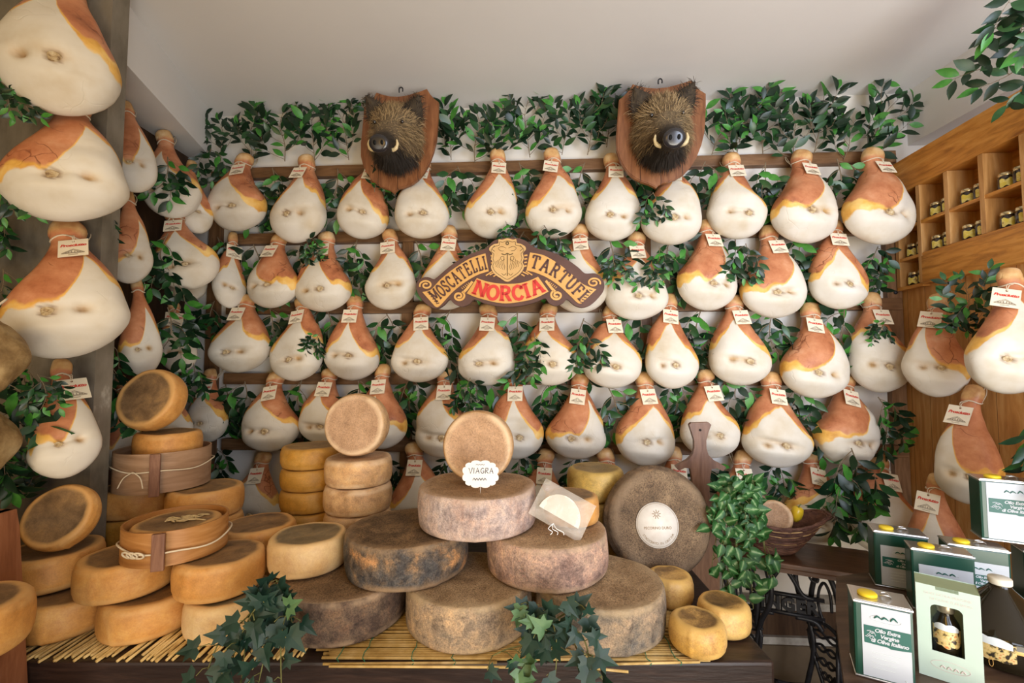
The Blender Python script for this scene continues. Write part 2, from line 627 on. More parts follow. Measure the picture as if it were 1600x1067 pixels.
# ------------------------------------------------------------------ hams
def ham_material(name, white):
    t = NT(name)
    co = t.coord()
    n1 = t.noise(co, 16, 3)
    n2 = t.noise(co, 7, 4)
    n3 = t.noise(co, 40, 5)
    wob = t.math('MULTIPLY_ADD', n1, 0.09, -0.045)
    wob = t.math('ADD', wob, t.math('MULTIPLY_ADD', n3, 0.03, -0.015))
    fat = t.step(t.math('ADD', t.attr('rind'), wob), -0.012, 0.012)
    meat = t.step(t.math('ADD', t.attr('meat'), wob), -0.014, 0.014)
    wcol = t.ramp(n2, [(0.25, white[0]), (0.5, white[1]), (0.72, white[2])])
    ycol = t.ramp(n1, [(0.3, (.58, .27, .04)), (0.5, (.78, .45, .10)), (0.7, (.86, .60, .22))])
    mcol = t.ramp(t.noise(co, 11, 5, 0.65), [(0.25, (.24, .07, .03)), (0.42, (.46, .165, .07)), (0.58, (.58, .245, .115)), (0.75, (.68, .37, .21))])
    # dry cracks in the meat
    v = t.n('ShaderNodeTexVoronoi', feature='DISTANCE_TO_EDGE')
    v.inputs['Scale'].default_value = 11
    wv = t.n('ShaderNodeVectorMath', operation='MULTIPLY_ADD')
    nz = t.n('ShaderNodeTexNoise')
    nz.inputs['Scale'].default_value = 12
    t.l(co, nz.inputs['Vector'])
    t.l(nz.outputs['Color'], wv.inputs[0])
    wv.inputs[1].default_value = (.09, .09, .09)
    t.l(co, wv.inputs[2])
    t.l(wv.outputs[0], v.inputs['Vector'])
    ck = t.math('SUBTRACT', 1.0, t.step(v.outputs['Distance'], 0.0, 0.028))
    ck = t.math('MULTIPLY', ck, t.step(t.noise(co, 6, 2), 0.5, 0.6))
    mcol = t.mix(t.math('MULTIPLY', ck, 0.75), mcol, (.13, .03, .012))
    shank = t.math('SUBTRACT', 1.0, t.step(t.math('ADD', t.attr('along'), wob), 0.11, 0.15))
    scol = t.ramp(t.noise(co, 18, 4), [(0.3, (.40, .17, .06)), (0.5, (.62, .37, .15)), (0.7, (.76, .56, .32))])
    c = t.mix(fat, wcol, ycol)
    c = t.mix(meat, c, mcol)
    c = t.mix(shank, c, scol)
    stain = t.math('MULTIPLY', t.attr('stain'), t.math('MULTIPLY_ADD', n3, 1.2, 0.35))
    c = t.mix(t.math('MINIMUM', stain, 0.92), c, (.50, .29, .085))
    c = t.mix(t.math('MULTIPLY', t.attr('hole'), 0.85), c, (.15, .075, .028))
    hs = t.math('ADD', t.math('MULTIPLY', n3, 0.6), t.math('MULTIPLY', ck, -0.8))
    t.bump(hs, 0.25, 0.006)
    return t.out(c, t.math('MULTIPLY_ADD', meat, -0.12, 0.55), 0.35)


HAM = ham_material('cured_ham', ((.58, .485, .34), (.685, .63, .525), (.73, .69, .61)))

_T = [0, .008, .025, .06, .10, .135, .17, .21, .27, .34, .42, .50, .58, .66, .73, .80, .86, .91, .95, .98, .995, 1.0]
_W = [0, .15, .24, .30, .325, .315, .265, .29, .375, .50, .635, .765, .875, .955, 1.0, .985, .905, .765, .58, .36, .17, 0]
_F = [0, .11, .20, .26, .28, .27, .24, .26, .33, .42, .52, .60, .65, .67, .66, .61, .53, .43, .31, .19, .09, 0]


def ham_mesh(seed, L, W, sg, n=60, m=72, meaty=False):
    """L long, W wide; sg=+1: the meat side lies towards +x. Origin at the shank end, hangs along -z, fat face towards -y."""
    rs = np.random.RandomState(seed)
    t = 0.5 - 0.5 * np.cos(np.linspace(0, np.pi, m + 1))
    t = 0.55 * t + 0.45 * np.linspace(0, 1, m + 1)
    th = np.linspace(-np.pi, np.pi, n, endpoint=False)
    Tt, Th = np.meshgrid(t, th, indexing='ij')
    a = W / 2
    w0 = np.interp(t, _T, _W)
    f0 = np.interp(t, _T, _F)
    ker = np.array([1, 2, 1]) / 4.0
    w1 = np.convolve(np.pad(w0, 1, mode='edge'), ker, 'valid'); w1[0] = w1[-1] = 0
    f1 = np.convolve(np.pad(f0, 1, mode='edge'), ker, 'valid'); f1[0] = f1[-1] = 0
    g = lambda x, c, s: np.exp(-((x - c) / s) ** 2)
    u = np.sin(Th)
    ang = Th / (np.pi / 2)
    A = sg * ang                                   # +1 on the meat side
    kA = rs.uniform(.0, .13); kB = rs.uniform(-.04, .11)
    tA = rs.uniform(.60, .72); tB = rs.uniform(.66, .80)
    wA = w1 + kA * g(t, tA, .13) ; wB = w1 + kB * g(t, tB, .12)
    half = np.where(sg * u > 0, wA[:, None], wB[:, None])
    x = a * half * np.sign(u) * np.abs(u) ** 0.92
    cx = a * (sg * (.12 + rs.uniform(-.04, .05)) * g(t, .42, .22) * -1 + sg * .05 * g(t, .06, .06) * rs.choice([-1, 1]))
    x += cx[:, None]
    c = np.cos(Th)
    front = a * f1[:, None] * np.abs(c) ** 0.80
    back = a * f1[:, None] * 0.62 * np.abs(c) ** 0.8
    y = np.where(c > 0, -front, back)
    y += (a * -0.10 * g(t, .75, .35))[:, None]
    z = -Tt * L
    # lumps
    d = np.zeros_like(Tt)
    for _ in range(12):
        ct, ch = rs.uniform(.25, .98), rs.uniform(-1.6, 1.6)
        d += rs.uniform(-.062, .052) * np.exp(-((Tt - ct) / rs.uniform(.05, .16)) ** 2 - ((Th - ch) / rs.uniform(.25, .7)) ** 2)
    d += .035 * g(Tt, .055, .035) * g(Th, rs.uniform(-1, 1), .8)
    # aitch-bone hole, the hollow round the femur head and the fold between
    tk = rs.uniform(.755, .80); hk = sg * rs.uniform(-.02, .18)
    tp = tk + rs.uniform(-.025, .01); hp = hk - sg * rs.uniform(.44, .58)
    pit = np.exp(-((Tt - tp) / .028) ** 2 - ((Th - hp) / .15) ** 2)
    ring = np.exp(-((Tt - tk) / .045) ** 2 - ((Th - hk) / .19) ** 2)
    fold = np.exp(-((Tt - (tk - .015) - .05 * (Th - hk) * sg) / .022) ** 2) * np.exp(-((Th - (hk + hp) / 2) / .55) ** 2)
    d += -.12 * pit - .05 * ring - .09 * fold * rs.uniform(.15, 1.2)
    bul = .075 * np.exp(-((Tt - .875) / .05) ** 2 - ((Th - hk) / .75) ** 2)
    d += bul
    env = np.clip(w1, 0, 1)[:, None]
    d = d * env
    x = x + a * d * u * 1.3
    y = y - a * d * np.cos(Th) * 1.3
    # colour fields (the thing's own colours; hole also carries shade painted round the knob)
    apex = rs.uniform(.27, .38)
    shift = rs.uniform(-.12, .12)
    hA, sA, hB, sB = rs.uniform(.36, .45), rs.uniform(.16, .42), rs.uniform(.26, .37), rs.uniform(.25, .62)
    if meaty:
        apex, shift, hA, sA = rs.uniform(.31, .36), rs.uniform(-.42, -.26), rs.uniform(.40, .45), rs.uniform(.16, .24)
    v = A - shift
    tb = apex + np.where(v > 0, hA * (1 - np.exp(-(np.abs(v) / sA) ** 1.3)), hB * (1 - np.exp(-(np.abs(v) / sB) ** 1.3)))
    tb += .05 * np.clip(np.abs(v) - .6, 0, 1)
    tb += .022 * np.sin(Th * rs.uniform(4, 7) + rs.uniform(0, 6)) + .012 * np.sin(Th * rs.uniform(9, 14) + rs.uniform(0, 6))
    rind = (tb - Tt)
    fw = np.where(A > 0, .018 + rs.uniform(.08, .17) * np.clip(A, 0, 1.2) ** 1.3, .018 + rs.uniform(.03, .08) * np.clip(-A, 0, 1))
    fw = fw * np.clip((Tt - .25) * 4, .15, 1)
    meat = rind - fw
    stain = np.clip(rs.uniform(.7, 1.2) * pit ** 1.2 + .55 * np.exp(-((Tt - tk) / .030) ** 2 - ((Th - hk) / .14) ** 2) + .35 * fold * rs.uniform(0, 1.2) ** 2, 0, 1)
    P = np.stack([x, y, z], -1)
    ik = int(np.argmin(np.abs(t - tk))); jk = int(np.argmin(np.abs(th - hk)))
    kr = np.sqrt(((P - P[ik, jk]) ** 2).sum(-1)) / (0.0195 * W / 0.33)
    hole = np.clip(rs.uniform(.6, 1.2) * np.exp(-((Tt - tp) / .014) ** 2 - ((Th - hp) / .075) ** 2) + .9 * np.exp(-((kr - 1.0) / .22) ** 2) * (np.cos(Th) > 0), 0, 1)  # dark brown pit centre, and painted shade in the crevice round the femur head
    # rows -> verts; first and last row collapse to one point
    vs = [P[0].mean(0)] + list(P[1:-1].reshape(-1, 3)) + [P[-1].mean(0)]
    def fl(arr):
        return np.concatenate([[arr[0].mean()], arr[1:-1].reshape(-1), [arr[-1].mean()]]).astype(np.float32)
    fs = []
    for j in range(n):
        fs.append((0, 1 + j, 1 + (j + 1) % n))
    for i in range(m - 2):
        for j in range(n):
            p = 1 + i * n
            fs.append((p + j, p + n + j, p + n + (j + 1) % n, p + (j + 1) % n))
    p = 1 + (m - 2) * n
    last = len(vs) - 1
    for j in range(n):
        fs.append((p + j, last, p + (j + 1) % n))
    me = bpy.data.meshes.new('ham_body')
    me.from_pydata([tuple(map(float, q)) for q in vs], [], fs)
    for nm, arr in (('rind', rind), ('meat', meat), ('stain', stain), ('hole', hole), ('along', Tt)):
        at_ = me.attributes.new(nm, 'FLOAT', 'POINT')
        at_.data.foreach_set('value', fl(arr))
    me.materials.append(HAM)
    me.polygons.foreach_set('use_smooth', [True] * len(me.polygons))
    me.update()
    info = dict(knob=Vector(P[ik, jk]), L=L, W=W)
    it = int(np.argmin(np.abs(t - .17)))
    info['neck'] = (Vector((float(cx[it]), 0, -float(t[it]) * L)), a * float(w1[it]), a * float(f1[it]))
    j0 = n // 2
    info['front'] = lambda zz: float(np.interp(zz, [-q * L for q in t][::-1], P[:, j0, 1][::-1]))
    info['cx'] = lambda zz: float(np.interp(zz, [-q * L for q in t][::-1], cx[::-1]))
    return me, info


# the hang tag: card with red lettering and a grey gable drawing, shared by every ham
TW, TH = 0.076, 0.084
_vs, _fs = text_mesh('Prosciutto', 0.0175, 0.25, 0.0006, 'CENTER', 0.9)
tag_text = bpy.data.meshes.new('red_lettering')
tag_text.from_pydata([tuple(UPRIGHT @ Vector(q)) for q in _vs], [], _fs)
tag_text.materials.append(M['redink'])
b = MB()
for pts in ([(-.027, -.012), (0, .006), (.027, -.012)], [(-.020, -.012), (0, .0015), (.020, -.012)]):
    b.tube([(x, 0, z) for x, z in pts], .0008, 4)
for z in (-.012, -.015):
    b.tube([(-.029, 0, z), (.029, 0, z)], .0007, 4)
for x in (-.018, -.011, -.004, .004, .011, .018):
    b.tube([(x, 0, -.012), (x, 0, -.0065 + .002 * (abs(x) < .006))], .0012, 4)
b.tube([(-.012, 0, -.0215), (.012, 0, -.0215)], .0009, 4)
_o = b.build('gable_emblem', M['greyink'])
tag_emb = _o.data
bpy.data.objects.remove(_o)


def tag_card():
    bm = bmesh.new()
    x0, x1 = -TW / 2, TW / 2
    outer = [bm.verts.new((x, 0, z)) for x, z in ((x0, -TH), (x1, -TH), (x1, 0), (x0, 0))]
    hole = [bm.verts.new((.004 * math.cos(2 * math.pi * i / 12), 0, -.010 + .004 * math.sin(2 * math.pi * i / 12))) for i in range(12)]
    ed = [bm.edges.new((q[i], q[(i + 1) % len(q)])) for q in (outer, hole) for i in range(len(q))]
    bmesh.ops.triangle_fill(bm, use_beauty=True, edges=ed)
    bmesh.ops.recalc_face_normals(bm, faces=bm.faces)
    g_ = bmesh.ops.extrude_face_region(bm, geom=bm.faces[:])
    for q in g_['geom']:
        if isinstance(q, bmesh.types.BMVert):
            q.co.y += .0014
    bmesh.ops.recalc_face_normals(bm, faces=bm.faces)
    me = bpy.data.meshes.new('tag')
    bm.to_mesh(me)
    bm.free()
    me.materials.append(M['card'])
    return me


TAGME = tag_card()


def knob_mesh(r):
    b = MB()
    b.lathe([(r * .75, -.016), (r * .95, -.004), (r, .004), (r * .86, .009), (r * .6, .010), (r * .3, .0075), (r * .15, .0055), (0, .005)], 20,
            wob=lambda a, z: 1 + .09 * math.sin(3 * a + 1) + .04 * math.sin(5 * a))
    o = b.build('knob', M['bone'])
    me = o.data
    me.polygons.foreach_set('use_smooth', [True] * len(me.polygons))
    bpy.data.objects.remove(o)
    return me


KNOB = knob_mesh(0.0195)
HAMS = []


def make_ham(Pt, Pb, face, W, sg, seed, label, group, tagrot=0.0, tagoff=0.0, hook=0.06, big=1.0, tagged=True, tagyaw=0.0, meaty=False):
    zl = (Pt - Pb).normalized()
    yl_ = -(face - zl * face.dot(zl)).normalized()
    xl = yl_.cross(zl)
    L = (Pt - Pb).length
    root = empty('cured_ham', Pt)
    root.rotation_euler = Matrix((xl, yl_, zl)).transposed().to_euler()
    me, info = ham_mesh(seed, L, W, sg, 80 if big > 1 else 60, 92 if big > 1 else 72, meaty)
    link('body', me, root)
    rs = random.Random(seed)
    k = link('femur_head', KNOB, root)
    k.location = info['knob'] + Vector((0, .001, 0))
    kx = info['knob'].x / (W / 2)
    k.rotation_euler = (R(90 + rs.uniform(-6, 12)), 0, R(-25 * -kx) + R(rs.uniform(-8, 8)))
    s = W / 0.33 * rs.uniform(.88, 1.08)
    k.scale = (s, s, s)
    # cord: loop round the shank, a strand to the tag, a loop up to the rail
    nc, nw, nf = info['neck']
    b = MB()
    ring = [(nc.x + (nw + .003) * math.cos(q), (nf + .004) * math.sin(q) * (1 if math.sin(q) < 0 else .75), nc.z + .004 * math.sin(3 * q)) for q in np.linspace(0, 2 * math.pi, 20, endpoint=False)]
    b.tube(ring, .0028, 5, closed=True)
    sx_ = rs.choice((-1, 1)) * nw * .9
    for dx in (-.006, .006):
        b.tube(catmull([(nc.x + sx_, nf * .3, nc.z), (nc.x + sx_ * 1.12 + dx, nf * .8 + .01, nc.z * .45), (nc.x + sx_ * .95, hook, .012)], 4), .0020, 4)
    if tagged:
        zt = nc.z - .022
        tx = nc.x + tagoff
        zb = zt - TH
        ybot = min(info['front'](zb), info['front'](zt - TH * .5)) - .007
        al = max(R(4), min(R(20), math.atan2(min(info['front'](zt), -nf) - .008 - ybot, TH)))
        ytop = ybot + TH * math.sin(al)
        hole = Vector((tx, ytop - .001, zt - .010))
        for dx in (-.007, .007):
            b.tube(catmull([(nc.x + tagoff * .5 + dx, -nf - .004, nc.z), (tx + dx * .5, ytop - .004, (nc.z + zt) / 2), hole], 3), .0014, 4)
    b.build('cord', M['cord'], root, True)
    if tagged:
        tg = empty('tag')
        bpy.data.objects.remove(tg)
        card = link('tag', TAGME, root)
        card.location = (tx, ytop, zt)
        card.rotation_euler = Euler((-al, tagrot, tagyaw), 'XYZ')
        tl = link('red_lettering', tag_text, card)
        tl.location = (0, -.0012, -.036)
        te = link('gable_emblem', tag_emb, card)
        te.location = (0, -.0010, -.056)
    tag(root, label, 'ham', group)
    HAMS.append(root)
    return root


def true_width(wpx, P, face):
    d = P - CAM
    X = d.x / d.y
    s = wpx * d.y / (FPX * math.sqrt(1 + X * X))
    vd = Vector((d.x, d.y, 0)).normalized()
    fh = Vector((face.x, face.y, 0)).normalized()
    c = abs(vd.dot(fh))
    return s / math.sqrt(c * c + .30 * (1 - c * c))


ORD = ['first', 'second', 'third', 'fourth', 'fifth', 'sixth', 'seventh', 'eighth', 'ninth', 'tenth', 'eleventh', 'twelfth']
RAILN = ['top rail', 'second rail', 'third rail', 'fourth rail', 'lowest rail']
ROWS = [
    # (top x, top y, bottom x, bottom y, width px, meat side, note)
    [(383, 241, 373, 362, 93, 1, ''), (482, 242, 464, 381, 86, -1, ''), (590, 245, 561, 374, 84, 1, 'under a boar plaque'),
     (662, 244, 660, 374, 88, 1, 'under the boar plaque'), (780, 233, 763, 374, 83, -1, ''), (863, 232, 861, 374, 87, -1, ''), (957, 240, 955, 378, 88, -1, ''),
     (1046, 246, 1048, 384, 98, -1, 'under the boar plaque'), (1144, 239, 1152, 375, 94, 1, ''), (1249, 235, 1250, 381, 106, -1, ''), (1359, 232, 1369, 383, 115, -1, '')],
    [(366, 362, 357, 482, 60, 1, 'turned sideways'), (437, 366, 428, 482, 80, 1, ''), (513, 362, 510, 488, 86, 1, ''), (610, 358, 610, 485, 80, -1, ''),
     (703, 352, 695, 485, 88, -1, 'behind the shop sign'), (908, 350, 905, 490, 88, 1, 'behind the shop sign'), (992, 362, 989, 501, 96, -1, ''),
     (1103, 343, 1100, 486, 92, -1, ''), (1198, 352, 1207, 498, 101, -1, ''), (1303, 343, 1309, 484, 98, 1, '')],
    [(387, 460, 373, 583, 95, -1, ''), (476, 462, 463, 596, 83, -1, ''), (557, 460, 552, 595, 86, 1, ''), (660, 475, 655, 598, 88, 1, ''),
     (764, 474, 758, 603, 92, -1, ''), (856, 474, 863, 603, 90, 1, ''), (955, 476, 954, 607, 92, 1, ''), (1047, 458, 1048, 608, 84, 1, ''),
     (1147, 460, 1156, 603, 98, 1, ''), (1263, 472, 1270, 623, 106, -1, ''), (1362, 456, 1373, 614, 98, 1, '')],
    [(331, 575, 326, 692, 66, 1, 'behind stacked cheeses'), (432, 580, 424, 706, 90, 1, ''), (518, 574, 507, 694, 80, 1, ''), (598, 568, 599, 702, 80, 1, 'behind a standing cheese'), (699, 575, 693, 716, 90, 1, 'behind a standing cheese'),
     (808, 577, 806, 718, 84, 1, ''), (905, 582, 897, 718, 90, -1, ''), (1007, 580, 1007, 729, 93, -1, ''), (1104, 576, 1109, 716, 90, 1, 'behind the carved chair back'),
     (1205, 580, 1212, 731, 107, 1, ''), (1316, 582, 1317, 729, 104, -1, '')],
    [(412, 704, 404, 830, 80, 1, ''), (647, 690, 650, 830, 88, -1, ''), (852, 700, 850, 845, 90, 1, 'only the shank showing'), (946, 698, 945, 845, 90, -1, 'only the shank showing'),
     (1054, 696, 1056, 840, 84, 1, 'only the shank showing'), (1160, 702, 1163, 850, 95, 1, 'behind the leafy plant'), (1266, 700, 1268, 852, 100, -1, 'behind the basket'), (1368, 706, 1384, 868, 124, 1, '')],
]
HOFF = 0.118
sd = 100
for ri, row in enumerate(ROWS):
    for k, (tx, ty, bx, by, wp, sg, note) in enumerate(row):
        sd += 1
        ex = .05 if (ri == 0 and k == 10) else .022 * (k % 2)
        Pt = wall_hit(tx, ty, .090 + ex * .4)
        Pb = wall_hit(bx, by, .168 + ex)
        rnd = random.Random(sd)
        fc = WN.copy()
        fc.rotate(Euler((0, 0, R(rnd.uniform(-7, 7) + (50 if note == 'turned sideways' else 0)))))
        Wd = true_width(wp, (Pt + Pb) / 2, fc) * (1.0 if note != 'turned sideways' else .9)
        Wd = min(Wd, .40) * .97
        lab = 'white-faced ham, %s from the pillar along the %s%s' % (ORD[k], RAILN[ri], ', ' + note if note else '')
        make_ham(Pt, Pb, fc, Wd, sg, sd, lab, 'hams on the back wall', R(rnd.uniform(-9, 9)), rnd.uniform(-.012, .012), 0.068,
                 meaty=(ri, k) in ((0, 9), (0, 10), (1, 8), (1, 7), (2, 9), (3, 10), (1, 1), (3, 6)))

# hams on the left wall, seen from the side
LW = [
    (197, 158, 211, 302, 82, -1, 2.02, 'uppermost of the row nearest the pillar'),
    (258, 204, 278, 342, 92, 1, 2.30, 'uppermost beside the corner, under the ceiling beam'),
    (200, 295, 200, 444, 76, -1, 2.02, 'second down in the row nearest the pillar'),
    (272, 326, 306, 452, 100, 1, 2.28, 'tilted, second down beside the corner'),
    (214, 432, 221, 590, 66, -1, 2.04, 'third down in the row nearest the pillar'),
    (272, 468, 282, 582, 60, 1, 2.36, 'third down beside the corner'),
    (190, 585, 190, 740, 62, -1, 2.05, 'lowest in the row nearest the pillar'),
    (298, 250, 308, 366, 60, 1, 2.42, 'mostly hidden in the corner, upper one'),
    (292, 360, 292, 472, 62, -1, 2.46, 'mostly hidden in the corner, lower one'),
    (268, 585, 268, 700, 62, 1, 2.36, 'lowest beside the corner, behind cheeses'),
]
for i, (tx, ty, bx, by, wp, sg, Y, note) in enumerate(LW):
    Pt, Pb = at(tx, ty, Y), at(bx, by, Y - .08)
    fc = Vector((.62, -.78, 0)) if i not in (1, 3) else Vector((.35, -.93, 0))
    fc.normalize()
    Wd = min(true_width(wp, (Pt + Pb) / 2, fc), .36)
    make_ham(Pt, Pb, fc, Wd, sg, 300 + i, 'cured ham on the left wall, ' + note, 'hams on the left wall', R(8), .0, .06, tagged=i in (3, 5), meaty=i in (2, 4, 6, 0))

# hams on the grey pillar
PW = [(118, -52, 92, 182, 200, 1, 'uppermost, cut off by the picture edge'), (112, 150, 98, 348, 200, -1, 'second from the top'),
      (102, 345, 104, 561, 196, -1, 'third from the top'), (93, 560, 100, 748, 112, -1, 'lowest, half behind dark leaves')]
for i, (tx, ty, bx, by, wp, sg, note) in enumerate(PW):
    Y = 1.47
    Pt, Pb = at(tx, ty, Y + .07), at(bx, by, Y - .04)
    fc = Vector((.45, -.89, 0)).normalized() if i < 3 else Vector((.75, -.66, 0)).normalized()
    Wd = min(true_width(wp, (Pt + Pb) / 2, fc), .40)
    make_ham(Pt, Pb, fc, Wd, sg, 340 + i, 'large cured ham hanging on the grey pillar, ' + note, 'hams on the grey pillar', R(-6), .03 if i == 2 else .02, .07, big=2, tagged=i >= 2, meaty=i >= 1)

# hams on the right wall boards
RW = [(1468, 458, 1462, 621, 104, 1, 2.03, 'upper one beside the corner post', (-.66, -.75)), (1580, 418, 1566, 616, 138, -1, 1.66, 'biggest, upper one at the picture edge', (-.55, -.83)),
      (1520, 600, 1512, 788, 112, 1, 1.88, 'turned sideways above the stacked oil can', (-.85, -.5)), (1462, 738, 1468, 900, 100, 1, 1.98, 'lower one, its body behind the oil cans', (-.7, -.7))]
for i, (tx, ty, bx, by, wp, sg, Y, note, f2) in enumerate(RW):
    Pt, Pb = at(tx, ty, Y + .03), at(bx, by, Y - .03)
    fc = Vector((f2[0], f2[1], 0)).normalized()
    Wd = min(true_width(wp, (Pt + Pb) / 2, fc), .38)
    make_ham(Pt, Pb, fc, Wd, sg, 360 + i, 'cured ham on the pine boards, ' + note, 'hams on the pine boards', R(7), -.02, .07, meaty=i in (0, 2))

# ------------------------------------------------------------------ display table and straw mats
TZ = 0.757
tb = empty('display_table', (-.40, 1.6, 0))
tag(tb, 'heavy dark wooden table that carries the cheese wheels', 'table')
b = MB()
b.box((.022, .09, TZ - .041), (2.16, .86, .082), bev=.008)
b.build('tabletop', M['table'], tb)
for x in (-.86, .0, .98):
    for y in (-.22, .30):
        if x == 0 and y > 0:
            continue
        MB().box((x, y, .3375), (.075, .075, .673), bev=.004).build('leg', M['table'], tb)
MB().box((-.01, .30, .60), (2.0, .03, .12)).build('apron', M['darkwood'], tb)

straw = NT('golden_straw')
co = straw.coord()
straw.out(straw.ramp(straw.noise(co, 24, 4), [(0.3, (.38, .22, .06)), (0.5, (.60, .40, .14)), (0.7, (.74, .54, .24))]), 0.5)
greenthread = plain('green_thread', (.02, .20, .11), 0.7)


def mat(name, x0, x1, y0, y1, along, label, seed, threads=()):
    rs = random.Random(seed)
    root = empty(name, ((x0 + x1) / 2, (y0 + y1) / 2, TZ))
    ox, oy = (x0 + x1) / 2, (y0 + y1) / 2
    b = MB()
    p = .0085
    n = int(((y1 - y0) if along == 'x' else (x1 - x0)) / p)
    for i in range(n):
        q = (i + .5) * p
        e0, e1 = rs.uniform(-.03, .03), rs.uniform(-.03, .03)
        lift = .0045 + rs.uniform(0, .001)
        sk = rs.uniform(-.006, .006)
        if along == 'x':
            a, c = Vector((x0 - ox + e0, y0 - oy + q + sk, lift)), Vector((x1 - ox + e1, y0 - oy + q - sk, lift))
        else:
            sk *= 3
            a, c = Vector((x0 - ox + q + sk, y0 - oy + e0 * .7, lift)), Vector((x0 - ox + q - sk, y1 - oy + e1, lift))
        b.tube([a, c], rs.uniform(.0032, .0043), 6)
    b.build('straws', straw.mat, root, True)
    if threads:
        b = MB()
        for tx in threads:
            for o_ in (0,):
                b.tube([(tx - ox + rs.uniform(-.004, .004), y0 - oy + k * (y1 - y0) / 24, .0095 + .0005 * (k % 2)) for k in range(25)], .0011, 4)
            b.tube(catmull([(tx - ox, y0 - oy, .009), (tx - ox + .01, y0 - oy - .012, .006), (tx - ox + .004, y0 - oy - .02, .003)], 3), .0011, 4)
        b.build('green_thread', greenthread, root)
    return tag(root, label, 'mat')


mat('straw_mat', -.52, .515, 1.262, 1.86, 'x', 'golden straw mat with green threads under the big cheese wheels', 5, (-.47, -.40, -.27, -.16, .05, .22, .36, .44))
sm_ = [o for o in bpy.data.objects if o.name.startswith('straw_mat')][0]
for x0_, x1_, y_, s_ in ((-.50, -.04, 1.247, .006), (-.48, .0, 1.238, -.004), (.22, .50, 1.245, .01), (.17, .30, 1.236, -.02)):
    MB().tube([(x0_ + .0025, y_ - 1.561, .0040), (x1_ + .0025, y_ - 1.561 + s_, .0042)], .0034, 6).build('loose_straw', straw.mat, sm_, True)
mat('straw_mat', -1.46, -.56, 1.275, 1.86, 'y', 'straw mat of sticks running front to back under the golden cheese wheels', 6)
LEV = TZ + .0098


# ------------------------------------------------------------------ cheese wheels
def cheese_mat(name, side, top, rim, rough=0.5, sscale=9, bump=.25, stretch=(1, 1, 1), edge=.84, grain=.25):
    t = NT(name)
    co = t.coord(stretch)
    s = t.ramp(t.noise(co, sscale, 6, .62, .3), side)
    c2 = t.coord()
    fine = t.noise(c2, 240, 4, .7)
    s = t.mix(grain, s, t.ramp(fine, [(.36, (.12, .09, .07)), (.5, (.5, .5, .5)), (.66, (.92, .86, .76))]), 'OVERLAY')
    n1 = t.noise(c2, 11, 6, .65, .5)
    patch = t.noise(c2, 26, 5, .65, .6)
    s = t.mix(min(1, grain * 1.5), s, t.ramp(patch, [(.34, (.16, .15, .16)), (.5, (.5, .48, .46)), (.64, (.80, .70, .58))]), 'OVERLAY')
    tp = t.mix(min(1, grain * 1.6), t.ramp(n1, top), t.ramp(fine, [(.36, (.15, .12, .09)), (.5, (.5, .5, .5)), (.66, (.85, .80, .72))]), 'OVERLAY')
    stainm = t.math('MULTIPLY', t.math('SUBTRACT', 1.0, t.step(t.math('ADD', t.attr('rad'), t.math('MULTIPLY_ADD', t.noise(c2, 7, 5), .34, -.17)), edge - .07, edge + .07)), t.attr('top'))
    base = t.mix(t.attr('top'), s, rim)
    col = t.mix(stainm, base, tp)
    # pale edges, broken up by noise
    edgem = t.math('MULTIPLY', t.attr('rim'), t.step(t.noise(c2, 14, 4), .35, .65))
    col = t.mix(t.math('MULTIPLY', edgem, .75), col, rim)
    t.bump(t.math('ADD', t.noise(c2, 60, 5, .7), t.math('MULTIPLY', t.noise(c2, 14, 4), 1.5)), bump, .006)
    return t.out(col, rough, .35)


